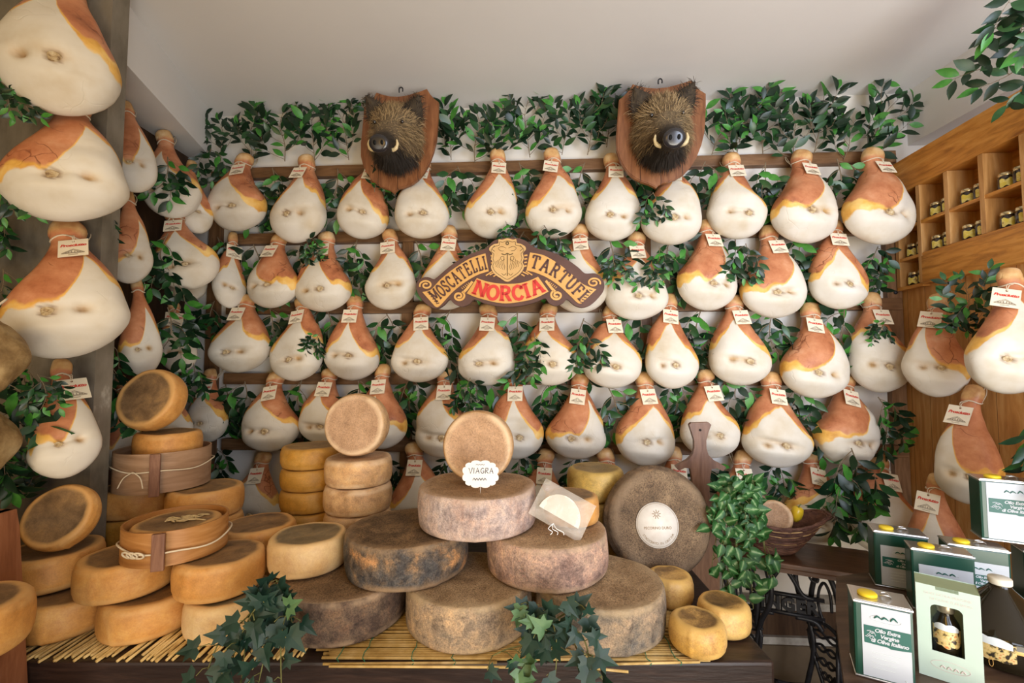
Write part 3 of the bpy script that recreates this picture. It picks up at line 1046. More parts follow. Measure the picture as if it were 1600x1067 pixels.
CM = {
    'golden': cheese_mat('golden_rind', [(.3, (.46, .20, .045)), (.5, (.60, .295, .08)), (.7, (.68, .39, .14))],
                         [(.3, (.10, .06, .03)), (.5, (.24, .145, .07)), (.7, (.42, .25, .10))], (.66, .38, .14), grain=.14),
    'amber': cheese_mat('amber_rind', [(.3, (.33, .15, .02)), (.5, (.47, .235, .035)), (.7, (.56, .32, .08))],
                        [(.3, (.14, .08, .03)), (.5, (.27, .16, .06)), (.7, (.42, .26, .09))], (.52, .28, .07), grain=.14),
    'pale': cheese_mat('pale_rind', [(.3, (.55, .33, .13)), (.5, (.64, .435, .21)), (.7, (.70, .53, .30))],
                       [(.3, (.09, .07, .04)), (.5, (.20, .155, .09)), (.7, (.36, .25, .12))], (.72, .48, .22), grain=.12),
    'tan': cheese_mat('tan_rind', [(.3, (.40, .22, .09)), (.5, (.56, .34, .16)), (.7, (.66, .44, .24))],
                      [(.3, (.30, .17, .09)), (.5, (.43, .26, .145)), (.7, (.55, .35, .21))], (.72, .52, .32), edge=.95),
    'grey': cheese_mat('grey_rind', [(.3, (.040, .040, .042)), (.46, (.085, .08, .078)), (.56, (.15, .11, .075)), (.66, (.40, .22, .10))],
                       [(.3, (.06, .036, .018)), (.5, (.125, .078, .04)), (.7, (.27, .165, .08))], (.34, .22, .12), .8, 13, .8, edge=1.1, grain=.6),
    'brown': cheese_mat('brown_rind', [(.3, (.050, .030, .022)), (.46, (.095, .062, .045)), (.58, (.13, .09, .062)), (.72, (.22, .13, .075))],
                        [(.3, (.12, .07, .035)), (.5, (.22, .135, .07)), (.7, (.33, .21, .11))], (.42, .29, .18), .8, 12, .7, edge=1.1, grain=.55),
    'sandy': cheese_mat('sandy_grey_rind', [(.28, (.11, .115, .12)), (.42, (.22, .18, .135)), (.56, (.34, .255, .175)), (.72, (.45, .33, .21))],
                        [(.3, (.20, .13, .07)), (.5, (.34, .235, .135)), (.7, (.48, .35, .21))], (.46, .34, .20), .8, 8, .7, edge=1.1, grain=.5),
    'pink': cheese_mat('pinkish_rind', [(.3, (.34, .22, .18)), (.46, (.42, .325, .295)), (.58, (.47, .385, .36)), (.72, (.52, .45, .43))],
                       [(.3, (.24, .14, .07)), (.5, (.38, .24, .13)), (.7, (.54, .36, .21))], (.58, .42, .31), .75, 7, .6, (3, 3, 1), edge=1.1, grain=.4),
    'mauve': cheese_mat('mauve_rind', [(.3, (.22, .13, .10)), (.46, (.35, .24, .20)), (.58, (.43, .30, .24)), (.72, (.52, .38, .28))],
                        [(.3, (.28, .175, .095)), (.5, (.42, .285, .165)), (.7, (.56, .40, .25))], (.52, .37, .24), .75, 10, .7, edge=1.1, grain=.5),
    'yellow': cheese_mat('yellow_rind', [(.3, (.50, .28, .06)), (.5, (.62, .38, .12)), (.7, (.70, .48, .22))],
                         [(.3, (.09, .05, .02)), (.48, (.26, .15, .05)), (.6, (.55, .33, .10)), (.75, (.62, .40, .14))], (.70, .44, .13), .45, 5, .1, edge=.72),
    'olive': cheese_mat('olive_yellow_rind', [(.3, (.38, .24, .05)), (.5, (.50, .335, .09)), (.7, (.58, .42, .15))],
                        [(.3, (.16, .11, .04)), (.5, (.28, .19, .07)), (.7, (.42, .29, .10))], (.50, .34, .10)),
    'crust': cheese_mat('dark_crust_rind', [(.3, (.09, .06, .035)), (.5, (.16, .11, .07)), (.7, (.30, .20, .12))],
                        [(.3, (.065, .042, .024)), (.46, (.14, .092, .053)), (.6, (.21, .145, .085)), (.74, (.38, .25, .13))], (.22, .15, .09), .75, 10, .7, edge=1.3, grain=.55),
}


def cheese_mesh(seed, D, h, mat_, rr=.014, bulge=.035, seam=True, n=72, rough=.004):
    rs = np.random.RandomState(seed)
    Rr = D / 2
    pr, top, rim = [], [], []
    for r in np.linspace(0, Rr - rr, 8)[:-1]:
        pr.append((r, 0)); top.append(1); rim.append(0)
    for a in np.linspace(-90, 0, 5):
        pr.append((Rr - rr + rr * math.cos(R(a)), rr + rr * math.sin(R(a)))); top.append(0 if a > -70 else .8); rim.append(1)
    for z in np.linspace(rr, h - rr, 9)[1:-1]:
        k = 1 - (2 * z / h - 1) ** 2
        pr.append((Rr + bulge * Rr * k, z)); top.append(0); rim.append(0)
    for a in np.linspace(0, 90, 5):
        pr.append((Rr - rr + rr * math.cos(R(a)), h - rr + rr * math.sin(R(a)))); top.append(0 if a < 60 else .8); rim.append(1)
    dish = rs.uniform(.001, .004)
    for r in np.linspace(Rr - rr, 0, 9)[1:]:
        pr.append((r, h - dish * (1 - (r / Rr) ** 2))); top.append(1); rim.append(0)
    ph = rs.uniform(0, 6.28, 6)
    am = rs.uniform(.2, 1, 6) * rough
    sa = rs.uniform(-2.2, -1.0)
    vs, fs, tv, rv, ri = [], [], [], [], []
    k = len(pr)
    for i, (r, z) in enumerate(pr):
        for j in range(n):
            a = 2 * math.pi * j / n
            e = sum(am[q] * math.cos((q + 1) * a + ph[q] + z * 20 * (q % 3)) for q in range(6))
            rr_ = r * (1 + e)
            if seam and top[i] < .5 and abs((a - sa + math.pi) % (2 * math.pi) - math.pi) < .045:
                rr_ += .0030
            zz = z + (.0012 * math.sin(3 * a + ph[0]) + .0008 * math.sin(7 * a + ph[1])) * (1 if z > h * .5 else 0) * (r / Rr)
            vs.append((rr_ * math.cos(a), rr_ * math.sin(a), zz))
            tv.append(top[i]); rv.append(r / Rr); ri.append(rim[i])
    for i in range(k - 1):
        for j in range(n):
            fs.append((i * n + j, i * n + (j + 1) % n, (i + 1) * n + (j + 1) % n, (i + 1) * n + j))
    me = bpy.data.meshes.new('cheese_wheel')
    me.from_pydata(vs, [], fs)
    for nm, arr in (('top', tv), ('rad', rv), ('rim', ri)):
        q = me.attributes.new(nm, 'FLOAT', 'POINT')
        q.data.foreach_set('value', np.array(arr, np.float32))
    me.materials.append(CM[mat_])
    me.polygons.foreach_set('use_smooth', [True] * len(me.polygons))
    me.update()
    return me


CN = [0]
EPS = .0006


def wheel(x, y, z, D, h, mat_, label, group=None, rough=.004, rr=.014, bulge=.035, rot=None, name='cheese_wheel', parent=None):
    CN[0] += 1
    me = cheese_mesh(1000 + CN[0], D, h - EPS - .0022, mat_, rr, bulge, True, 72, rough)
    o = link(name, me, parent)
    o.location = (x, y, z + EPS)
    o.rotation_euler = (0, 0, R((CN[0] * 47) % 50 - 25)) if rot is None else rot
    if label:
        tag(o, label, 'cheese', group)
    return o


def disc(c, D, h, mat_, nrm, label, group=None, rest=None, **kw):
    """a wheel on its edge: centre of its front face at c, that face looking along nrm"""
    n = Vector(nrm).normalized()
    q = n.to_track_quat('Z', 'Y')
    o = wheel(0, 0, 0, D, h, mat_, label, group, rot=q.to_euler(), **kw)
    c = Vector(c)
    if rest is not None:      # lowest rim of the tilted wheel stands on height rest
        c.z = rest + D / 2 * (1 + kw.get('bulge', .035)) * math.sqrt(1 - n.z ** 2) + n.z * h - .002
    o.location = c - n * h
    return o


GB = 'big dark cheese wheels in the pyramid'
BIG = .128
D1, H1_ = .384, .1285
Z0, Z1, Z2, Z3 = LEV, LEV + BIG, LEV + 2 * BIG, LEV + 3 * BIG
wheel(-.535, 1.485, Z0, .385, BIG, 'brown', 'big dark brown cheese wheel, at the pyramid foot beside the ivy', GB, .006, .010, .018)
wheel(-.132, 1.46, Z0, .382, BIG, 'sandy', 'big sandy grey cheese wheel, middle of the pyramid foot', GB, .006, .010, .018)
wheel(.272, 1.45, Z0, .386, BIG, 'sandy', 'big tan grey cheese wheel at the pyramid foot beside the small yellow cheeses', GB, .006, .010, .018)
wheel(-.344, 1.535, Z1, .389, BIG, 'grey', 'big blackish grey cheese wheel in the second layer, under the pinkish wheel', GB, .007, .010, .018)
wheel(.114, 1.53, Z1, .388, BIG, 'mauve', 'big mauve brown cheese wheel in the second layer, under the wrapped wedge', GB, .006, .010, .018)
wheel(-.117, 1.575, Z2, .392, BIG, 'pink', 'big pinkish grey cheese wheel on top of the pyramid', GB, .005, .010, .018)
vg = disc((-.118, 1.545, 0), .234, .09, 'tan', (-.06, -.99, .09), 'tan cheese wheel on its edge behind the handwritten price card', None, rest=Z3, rr=.012)
wheel(-.672, 1.535, Z1, .238, .105, 'pale', 'pale yellow cheese wheel lying on the big dark brown wheel', None)

SM = .105
GJ = 'tan cheese wheels stacked behind the pyramid'
XJ, YJ = -.618, 1.86
for i, (m_, lab) in enumerate((('amber', 'lowest of the tan stack under the standing cheese'), ('tan', 'second from the bottom of the tan stack under the standing cheese'),
                               ('tan', 'third from the bottom of the tan stack under the standing cheese'), ('tan', 'topmost flat one, right under the standing cheese'))):
    wheel(XJ, YJ, LEV + i * SM, .254, SM, m_, 'tan cheese wheel, ' + lab, GJ)
disc((XJ - .005, YJ - .06, 0), .240, .09, 'tan', (-.03, -.99, .10), 'tan cheese wheel on its edge on top of the tan stack', None, rest=LEV + 4 * SM, rr=.012)
GK = 'amber cheese wheels stacked at the back'
for i in range(5):
    wheel(-.862, 1.985, LEV + i * .0885, .24, .0885, 'amber', 'amber cheese wheel, %s of the amber stack behind the tan stack' % ('lowest', 'second from the bottom', 'third from the bottom', 'fourth from the bottom', 'topmost')[i], GK)

# golden wheels at the left
GG = 'golden cheese wheels piled on the stick mat'
LS = .1055
L0, L1, L2, L3 = LEV, LEV + LS, LEV + 2 * LS, LEV + 3 * LS
wheel(-1.347, 1.42, L0, .236, LS, 'golden', 'golden cheese wheel, bottom layer, nearest the wooden stand', GG)
wheel(-1.100, 1.42, L0, .236, LS, 'golden', 'golden cheese wheel, bottom layer, middle of the front', GG)
wheel(-.853, 1.42, L0, .234, LS, 'pale', 'pale golden cheese wheel, bottom layer, behind the ivy', GG)
wheel(-1.452, 1.47, L1, .250, LS, 'golden', 'golden cheese wheel, second layer, under the leaning wheel', GG)
wheel(-1.178, 1.43, L1, .243, LS, 'golden', 'golden cheese wheel with dark top, second layer, under the near end of the wooden hoop', GG)
wheel(-.896, 1.435, L1, .238, LS, 'golden', 'golden cheese wheel, second layer, beside the pale yellow wheel', GG)
disc((-1.40, 1.42, 0), .190, .06, 'golden', (.16, -.88, .44), 'brown topped cheese wheel leaning on its edge against the grey pillar', None, rest=L2, rr=.012)
for k, (m_, lab) in enumerate((('amber', 'lowest of the back stack at the middle of the stick mat'), ('golden', 'topmost of the back stack, between wooden hoop and pale wheel'))):
    wheel(-.93, 1.70, LEV + k * LS, .25, LS, m_, 'golden cheese wheel, ' + lab, GG)
for k, (m_, lab) in enumerate((('amber', 'lowest of the back stack behind the low hoop'), ('golden', 'middle of the back stack behind the low hoop'), ('golden', 'topmost of the back stack behind the low hoop'))):
    wheel(-1.19, 1.80, LEV + k * LS, .252, LS, m_, 'golden cheese wheel, ' + lab, GG)
for k, (m_, lab) in enumerate((('amber', 'lowest under the tall hoop'), ('amber', 'second under the tall hoop'), ('golden', 'third, right under the tall hoop'))):
    wheel(-1.462, 1.815, LEV + k * LS, .25, LS, m_, 'golden cheese wheel, ' + lab, GG)

# bent wood hoops with cheese inside
hoopA = wood('orange_hoop_wood', (.26, .10, .025), (.40, .18, .05), (.52, .27, .10), 4, (1, 1, 7), .45)
hoopB = wood('greyish_hoop_wood', (.26, .15, .08), (.37, .225, .13), (.46, .30, .19), 4, (1, 1, 7), .55)
strapm = wood('strap_wood', (.12, .05, .03), (.20, .09, .05), (.28, .14, .08), 6, (8, 8, 1), .55)


def hoop(x, y, z, Ro, h, m_, label, tabs, cordz, knot):
    r_ = empty('wooden_hoop', (x, y, z))
    b = MB()
    n = 72
    th_ = .006
    # the band's end overlaps itself near the tab
    vs, fs = [], []
    N = 84
    for i in range(N + 1):
        a = tabs + (2 * math.pi + .5) * i / N - .25
        rad = Ro + (.0065 * (i / N))
        for rr_, zz in ((rad - th_, .001), (rad, .001), (rad, h), (rad - th_, h)):
            vs.append((rr_ * math.cos(a), rr_ * math.sin(a), zz))
    for i in range(N):
        for q in range(4):
            fs.append((i * 4 + q, (i + 1) * 4 + q, (i + 1) * 4 + (q + 1) % 4, i * 4 + (q + 1) % 4))
    fs += [(3, 2, 1, 0), (N * 4, N * 4 + 1, N * 4 + 2, N * 4 + 3)]
    b.add(vs, fs)
    o = b.build('band', m_, r_)
    smooth_by_angle(o)
    ca, sa = math.cos(tabs + .22), math.sin(tabs + .22)
    Mx = Matrix.Translation(((Ro + .014) * ca, (Ro + .014) * sa, h * .48)) @ Matrix.Rotation(tabs + .22, 4, 'Z')
    MB().box((0, 0, 0), (.012, .032, h * 1.05), M=Mx, bev=.003).build('tab', strapm, r_)
    b = MB()
    b.tube([((Ro + .0115) * math.cos(q), (Ro + .0115) * math.sin(q), cordz + .006 * math.sin(q * 2) + .004 * math.sin(q * 5)) for q in np.linspace(0, 2 * math.pi, 60, endpoint=False)], .0027, 5, closed=True)
    if knot:
        for k_ in range(3):
            aa = tabs - .12 - .12 * k_
            cx_, cy_ = (Ro + .016) * math.cos(aa), (Ro + .016) * math.sin(aa)
            tx_, ty_ = -math.sin(aa), math.cos(aa)
            b.tube([(cx_ + tx_ * .016 * math.cos(q) + .004 * math.sin(q) * math.cos(aa), cy_ + ty_ * .016 * math.cos(q) + .004 * math.sin(q) * math.sin(aa), cordz - .004 + .009 * math.sin(q)) for q in np.linspace(0, 2 * math.pi, 16, endpoint=False)], .0028, 5, closed=True)
    else:
        for sgn in (-1, 1):
            aa = tabs - .18
            cx_, cy_ = (Ro + .014) * math.cos(aa), (Ro + .014) * math.sin(aa)
            b.tube(catmull([(cx_, cy_, cordz), (cx_ + .03 * sgn, cy_ - .004, cordz - .02), (cx_ + .045 * sgn, cy_ - .01, cordz - .055)], 5), .0022, 5)
    b.build('cord', M['cord'], r_, True)
    return tag(r_, label, 'hoop')


hoop(-1.04, 1.445, L2 + .0008, .132, .098, hoopA, 'orange bent wood hoop tied with knotted cord, standing on the golden wheels', R(-84), .045, True)
wheel(-1.04, 1.445, L2, .236, .094, 'golden', 'golden cheese wheel stamped with a raised picture, inside the orange wooden hoop', None, bulge=.01)
# the raised stamp on that wheel: a ring and a tree-like relief
b = MB()
rs = random.Random(9)
for k in range(26):
    cx_, cy_ = rs.gauss(.0, .034), rs.gauss(0, .018)
    b.tube(catmull([(cx_, cy_, .0), (cx_ + rs.uniform(.005, .02), cy_ + rs.uniform(-.012, .012), .0008), (cx_ + rs.uniform(.02, .035), cy_ + rs.uniform(-.016, .016), 0)], 3), [.0012] + [rs.uniform(.0018, .0034)] * 5 + [.001], 5, flat=1.0)
st = b.build('stamped_relief', mottled('relief_cheese', [(.3, (.40, .28, .13)), (.7, (.70, .55, .30))], 40, .5, .2), None, True)
for o in bpy.data.objects:
    if o.get('label', '').startswith('golden cheese wheel stamped'):
        st.parent = o
        st.location = (0, 0, .0925)

hoop(-1.365, 1.81, L3 + .0008, .152, .145, hoopB, 'tall greyish bent wood hoop with a wooden tab, high on the stacked wheels', R(-75), .085, False)
wheel(-1.365, 1.81, L3, .262, .105, 'amber', 'amber cheese wheel lying deep inside the tall greyish hoop', None, bulge=.01)
wheel(-1.352, 1.81, L3 + .105, .218, SM, 'golden', 'golden cheese wheel standing up out of the tall greyish hoop', None)
ZW = L3 + .105 + SM
disc((-1.395, 1.735, 0), .230, .08, 'golden', (-.04, -.94, .34), 'golden cheese wheel with purple brown face tilted on top of the hooped wheel', None, rest=ZW, rr=.012)

# right-hand side of the pyramid
GY = 'olive yellow cheese wheels behind the pyramid'
for k in range(3):
    wheel(.345, 1.91, LEV + k * .1215, .226, .1215, 'olive', 'olive yellow cheese wheel, %s of the stack behind the pyramid' % ('lowest', 'middle', 'topmost')[k], GY, rr=.018)
wheel(.203, 1.585, Z2, .182, .09, 'golden', 'small golden cheese wheel behind the wrapped half cheese', None, rr=.012)
rest = wheel(0, 0, 0, .384, .10, 'crust', 'huge dark crusted cheese wheel standing on edge with round white label', None, .006, .03, rot=(0, 0, 0))
nn = Vector((.03, -.965, .24)).normalized()
rest.rotation_euler = nn.to_track_quat('Z', 'Y').to_euler()
rest.location = Vector((.542, 1.685, LEV + .192 * 1.035 * math.sqrt(1 - nn.z ** 2) + nn.z * .10)) - nn * .10
# its label
lb = MB()
lb.lathe([(0, .0), (.078, 0), (.078, .0012), (0, .0014)], 48)
labm = lb.build('round_label', mottled('label_paper', [(.3, (.66, .60, .52)), (.7, (.76, .72, .65))], 30, .7, 0), rest, True)
labm.location = (-.015, -.012, .0985)
labm['label'] = 'round white paper label with brown print'
brown = plain('brown_print', (.28, .19, .10), .8)
b = MB()
vs, fs = text_mesh('PECORINO DURO', .0125, 0, .0002)
b.add([(x, y - .014, .0018) for x, y, z in vs], fs)
for txt, r0, a0, step_ in (('LAVORAZIONE ARTIGIANALE', .066, 250, 6.1),):
    pass
for k, ch in enumerate('STAGIONATO IN CANTINA'):
    if ch == ' ':
        continue
    a = R(212 + k * 5.8)
    vs, fs = text_mesh(ch, .011)
    Mx = Matrix.Translation((.066 * math.cos(a), .066 * math.sin(a), .0018)) @ Matrix.Rotation(a + R(90), 4, 'Z')
    b.add(vs, fs, 0, Mx)
for k in range(9):
    a = R(40 * k)
    for rr_ in (.010, .016):
        b.tube([(0.0 + .004 * math.cos(a), .036 + .004 * math.sin(a), .0018), (rr_ * math.cos(a + .2), .036 + rr_ * math.sin(a + .2), .0018)], .0013, 4)
b.tube([(.074 * math.cos(q), .074 * math.sin(q), .0016) for q in np.linspace(0, 2 * math.pi, 48, endpoint=False)], .0006, 4, closed=True)
b.build('lettering', brown, labm)

GS = 'small yellow cheeses at the table corner'
wheel(.527, 1.56, LEV - .001, .145, .095, 'yellow', 'small yellow cheese with dark top, half behind the big tan grey wheel', GS, rr=.02, bulge=.03)
wheel(.638, 1.412, LEV - .009, .146, .088, 'yellow', 'small yellow cheese with dark top, nearest the table corner', GS, rr=.02, bulge=.03)
wheel(.517, 1.311, LEV - .001, .148, .084, 'yellow', 'small yellow cheese with dark top, in front at the mat edge', GS, rr=.02, bulge=.03)

# half cheese in a cellophane bag, leaning on the small golden wheel
bag = empty('wrapped_half_cheese', (.142, 1.42, Z2 + .001))
tag(bag, 'white half cheese in a clear cellophane bag leaning on the small golden wheel', 'wrapped cheese')
bag.rotation_euler = (R(-20), 0, R(-6))
tilt = Matrix.Rotation(R(27), 4, 'Y')
b = MB()
rr_ = .067
arc = [(rr_ * math.cos(q), rr_ * math.sin(q)) for q in np.linspace(0, math.pi, 28)]
Mx = Matrix.Translation((0, 0, .058)) @ tilt
b.prism(arc, -.014, .014, 0, Mx)
o = b.build('half_cheese', mottled('white_cheese', [(.3, (.70, .66, .56)), (.7, (.78, .76, .70))], 20, .6, .1), bag)
b = MB()
b.prism([(x * 1.03, z * 1.03) for x, z in arc], .0145, .018, 0, Mx)
b.build('rind', M['bone'], bag)
cel = NT('clear_cellophane')
nz = cel.noise(cel.coord(), 18, 5, .6, 1.0)
cel.bump(nz, .8, .02)
cel.b.inputs['Alpha'].default_value = .30
cel.out((.80, .74, .66), .16, .9)
b = MB()
N = 12
for yb in (-.022, .022):
    vs, fs = [], []
    rs = random.Random(3)
    for i in range(N + 1):
        for j in range(N + 1):
            x = -.088 + .176 * i / N
            z = -.034 + .120 * j / N
            e = min(i, N - i, j, N - j) / (N / 2)
            vs.append((x, yb * (e ** .5) + rs.uniform(-.0015, .0015), z))
    for i in range(N):
        for j in range(N):
            fs.append((i * (N + 1) + j, (i + 1) * (N + 1) + j, (i + 1) * (N + 1) + j + 1, i * (N + 1) + j + 1))
    b.add(vs, fs, 0, Mx)
b.build('cellophane', cel.mat, bag, True)
b = MB()
for k in range(3):
    b.tube(catmull([(-.015, -.026, .02), (-.03 + .012 * k, -.036, .005), (-.018 + .016 * k, -.032, -.004), (-.024 + .02 * k, -.03, -.012)], 4), .0012, 4, M=Matrix.Translation((0, 0, .02)))
b.build('tie', whitepaper, bag)

# scalloped price card on a pin
card = empty('price_card', (-.098, 1.438, Z3 + .001))
tag(card, 'white scalloped price card with handwriting stuck in the pinkish wheel', 'card')
b = MB()
pts = []
for i in range(96):
    a = 2 * math.pi * i / 96
    s = .96 + .11 * abs(math.sin(a * 6)) ** .6
    pts.append((.054 * s * math.copysign(abs(math.cos(a)) ** .8, math.cos(a)), .040 * s * math.copysign(abs(math.sin(a)) ** .8, math.sin(a)) + .060))
b.prism(pts, -.001, .001)
b.build('card', mottled('white_card', [(.3, (.78, .75, .69)), (.7, (.82, .80, .76))], 20, .7, 0), card)
b = MB()


def hand(b, strokes, x0, z0, s, r=.0011, y=-.002):
    for st_ in strokes:
        b.tube([(x0 + px_ * s, y, z0 + pz_ * s) for px_, pz_ in st_], r, 4)


GL = {'V': [[(0, 1), (.3, 0), (.65, 1.05)]], 'I': [[(0, 0), (.08, 1)]], 'A': [[(0, 0), (.35, 1), (.62, 0)], [(.1, .4), (.6, .42)]],
      'G': [[(.6, .85), (.35, 1), (.08, .7), (.05, .3), (.3, 0), (.6, .15), (.6, .45), (.38, .45)]],
      'R': [[(0, 0), (.06, 1), (.45, .95), (.5, .65), (.08, .5), (.55, 0)]]}
x = -.036
for ch, adv in (('V', .8), ('I', .3), ('A', .8), ('G', .8), ('R', .7), ('A', .8)):
    hand(b, GL[ch], x, .062, .017)
    x += .0172 * adv + .0012
b.tube(catmull([(-.024 + .0042 * k, -.002, .044 + (.004 if k % 2 else -.003)) for k in range(11)], 3), .0009, 4)
b.tube(catmull([(-.015 + .004 * k, -.002, .089 + (.0015 if k % 2 else -.001)) for k in range(8)], 3), .0006, 4)
b.build('handwriting', M['ink'], card)
MB().tube([(0, 0, -.0005), (0, 0, .03)], .0013, 6).build('pin', plain('steel_pin', (.6, .6, .6), .3, .5, 1.0), card)

# wooden stand cut off by the picture edge, with one more cheese on its ledge
stand = empty('wooden_stand', (-1.52, 1.12, 0))
tag(stand, 'reddish wooden display stand at the picture edge, in front of the grey pillar', 'stand')
b = MB()
yz = [(.02, 0), (.165, 0), (.13, .68), (.085, 1.13), (.075, 1.18), (.02, 1.18)]
vs = [(.215, y, z) for y, z in yz] + [(.242, y, z) for y, z in yz]
n = len(yz)
b.add(vs, [tuple(range(n))[::-1], tuple(range(n, 2 * n))] + [(i, (i + 1) % n, (i + 1) % n + n, i + n) for i in range(n)])
b.build('side_panel', M['redwood'], stand)
MB().box((-.02, .0, .75), (.466, .025, .72)).build('back_panel', M['paledwood'], stand)
MB().box((.06, -.125, .925), (.60, .22, .022), bev=.003).build('ledge', M['redwood'], stand)
MB().box((.04, -.10, .455), (.55, .14, .91)).build('front_board', M['paledwood'], stand)
MB().box((-.01, .045, 1.165), (.50, .07, .03), bev=.004).build('top_board', M['redwood'], stand)
wheel(-1.188, 1.0, .9370, .236, .105, 'golden', 'golden cheese wheel on the ledge of the wooden stand at the picture edge', None)

# ------------------------------------------------------------------ boar trophies
shieldwood = NT('shield_wood')
co = shieldwood.coord((7, 7, 1))
base = shieldwood.ramp(shieldwood.noise(co, 5, 6, .6, 1.2), [(0.3, (.13, .045, .016)), (0.5, (.22, .085, .032)), (0.7, (.31, .135, .055))])
sx = shieldwood.n('ShaderNodeSeparateXYZ')
shieldwood.l(shieldwood.coord(), sx.inputs[0])
gm = None
for gx in (-.105, -.004, .10):
    g_ = shieldwood.math('SUBTRACT', 1.0, shieldwood.step(shieldwood.math('ABSOLUTE', shieldwood.math('SUBTRACT', sx.outputs[0], gx)), .0008, .0022))
    gm = g_ if gm is None else shieldwood.math('MAXIMUM', gm, g_)
shieldwood.out(shieldwood.mix(gm, base, (.03, .012, .006)), .4, .4)
skin = NT('boar_hide')
shade = skin.attr('dark')
hc = skin.ramp(skin.noise(skin.coord((3, 3, 1)), 40, 5), [(0.3, (.07, .05, .03)), (0.5, (.14, .10, .055)), (0.7, (.24, .175, .095))])
skin.bump(skin.noise(skin.coord(), 120, 3), .5, .006)
skin.out(skin.mix(shade, hc, (.022, .017, .014)), .75, .2)
FUR = [plain('fur_dark', (.022, .016, .011), .7, .3), plain('fur_brown', (.12, .078, .038), .7, .3), plain('fur_tan', (.34, .235, .115), .7, .3)]
blackskin = plain('black_snout', (.02, .018, .02), .22, .6)
tuskm = plain('yellow_tusk', (.66, .52, .28), .35, .5)
eyem = plain('glass_eye', (.012, .008, .006), .05, .8)
OUT = [(988.7, 127), (998.8, 130.5), (1012, 134), (1027, 135.5), (1044, 134), (1061, 130), (1072, 127), (1081.5, 123.7), (1088, 133.5), (1095, 141), (1103.4, 147),
       (1103, 168), (1101.7, 191), (1099.5, 212), (1095, 229.7), (1087, 250), (1078, 265), (1067, 277), (1054.5, 285), (1042, 289), (1032.5, 291), (1027, 294), (1023, 299), (1019, 295.5),
       (1012, 292), (1001, 288), (990, 282), (979.5, 273), (971.8, 261.7), (965.5, 248), (961.7, 234.7), (961.5, 213), (963.4, 192.5), (965, 172), (966.7, 152), (972, 148), (978.6, 142), (984, 135)]


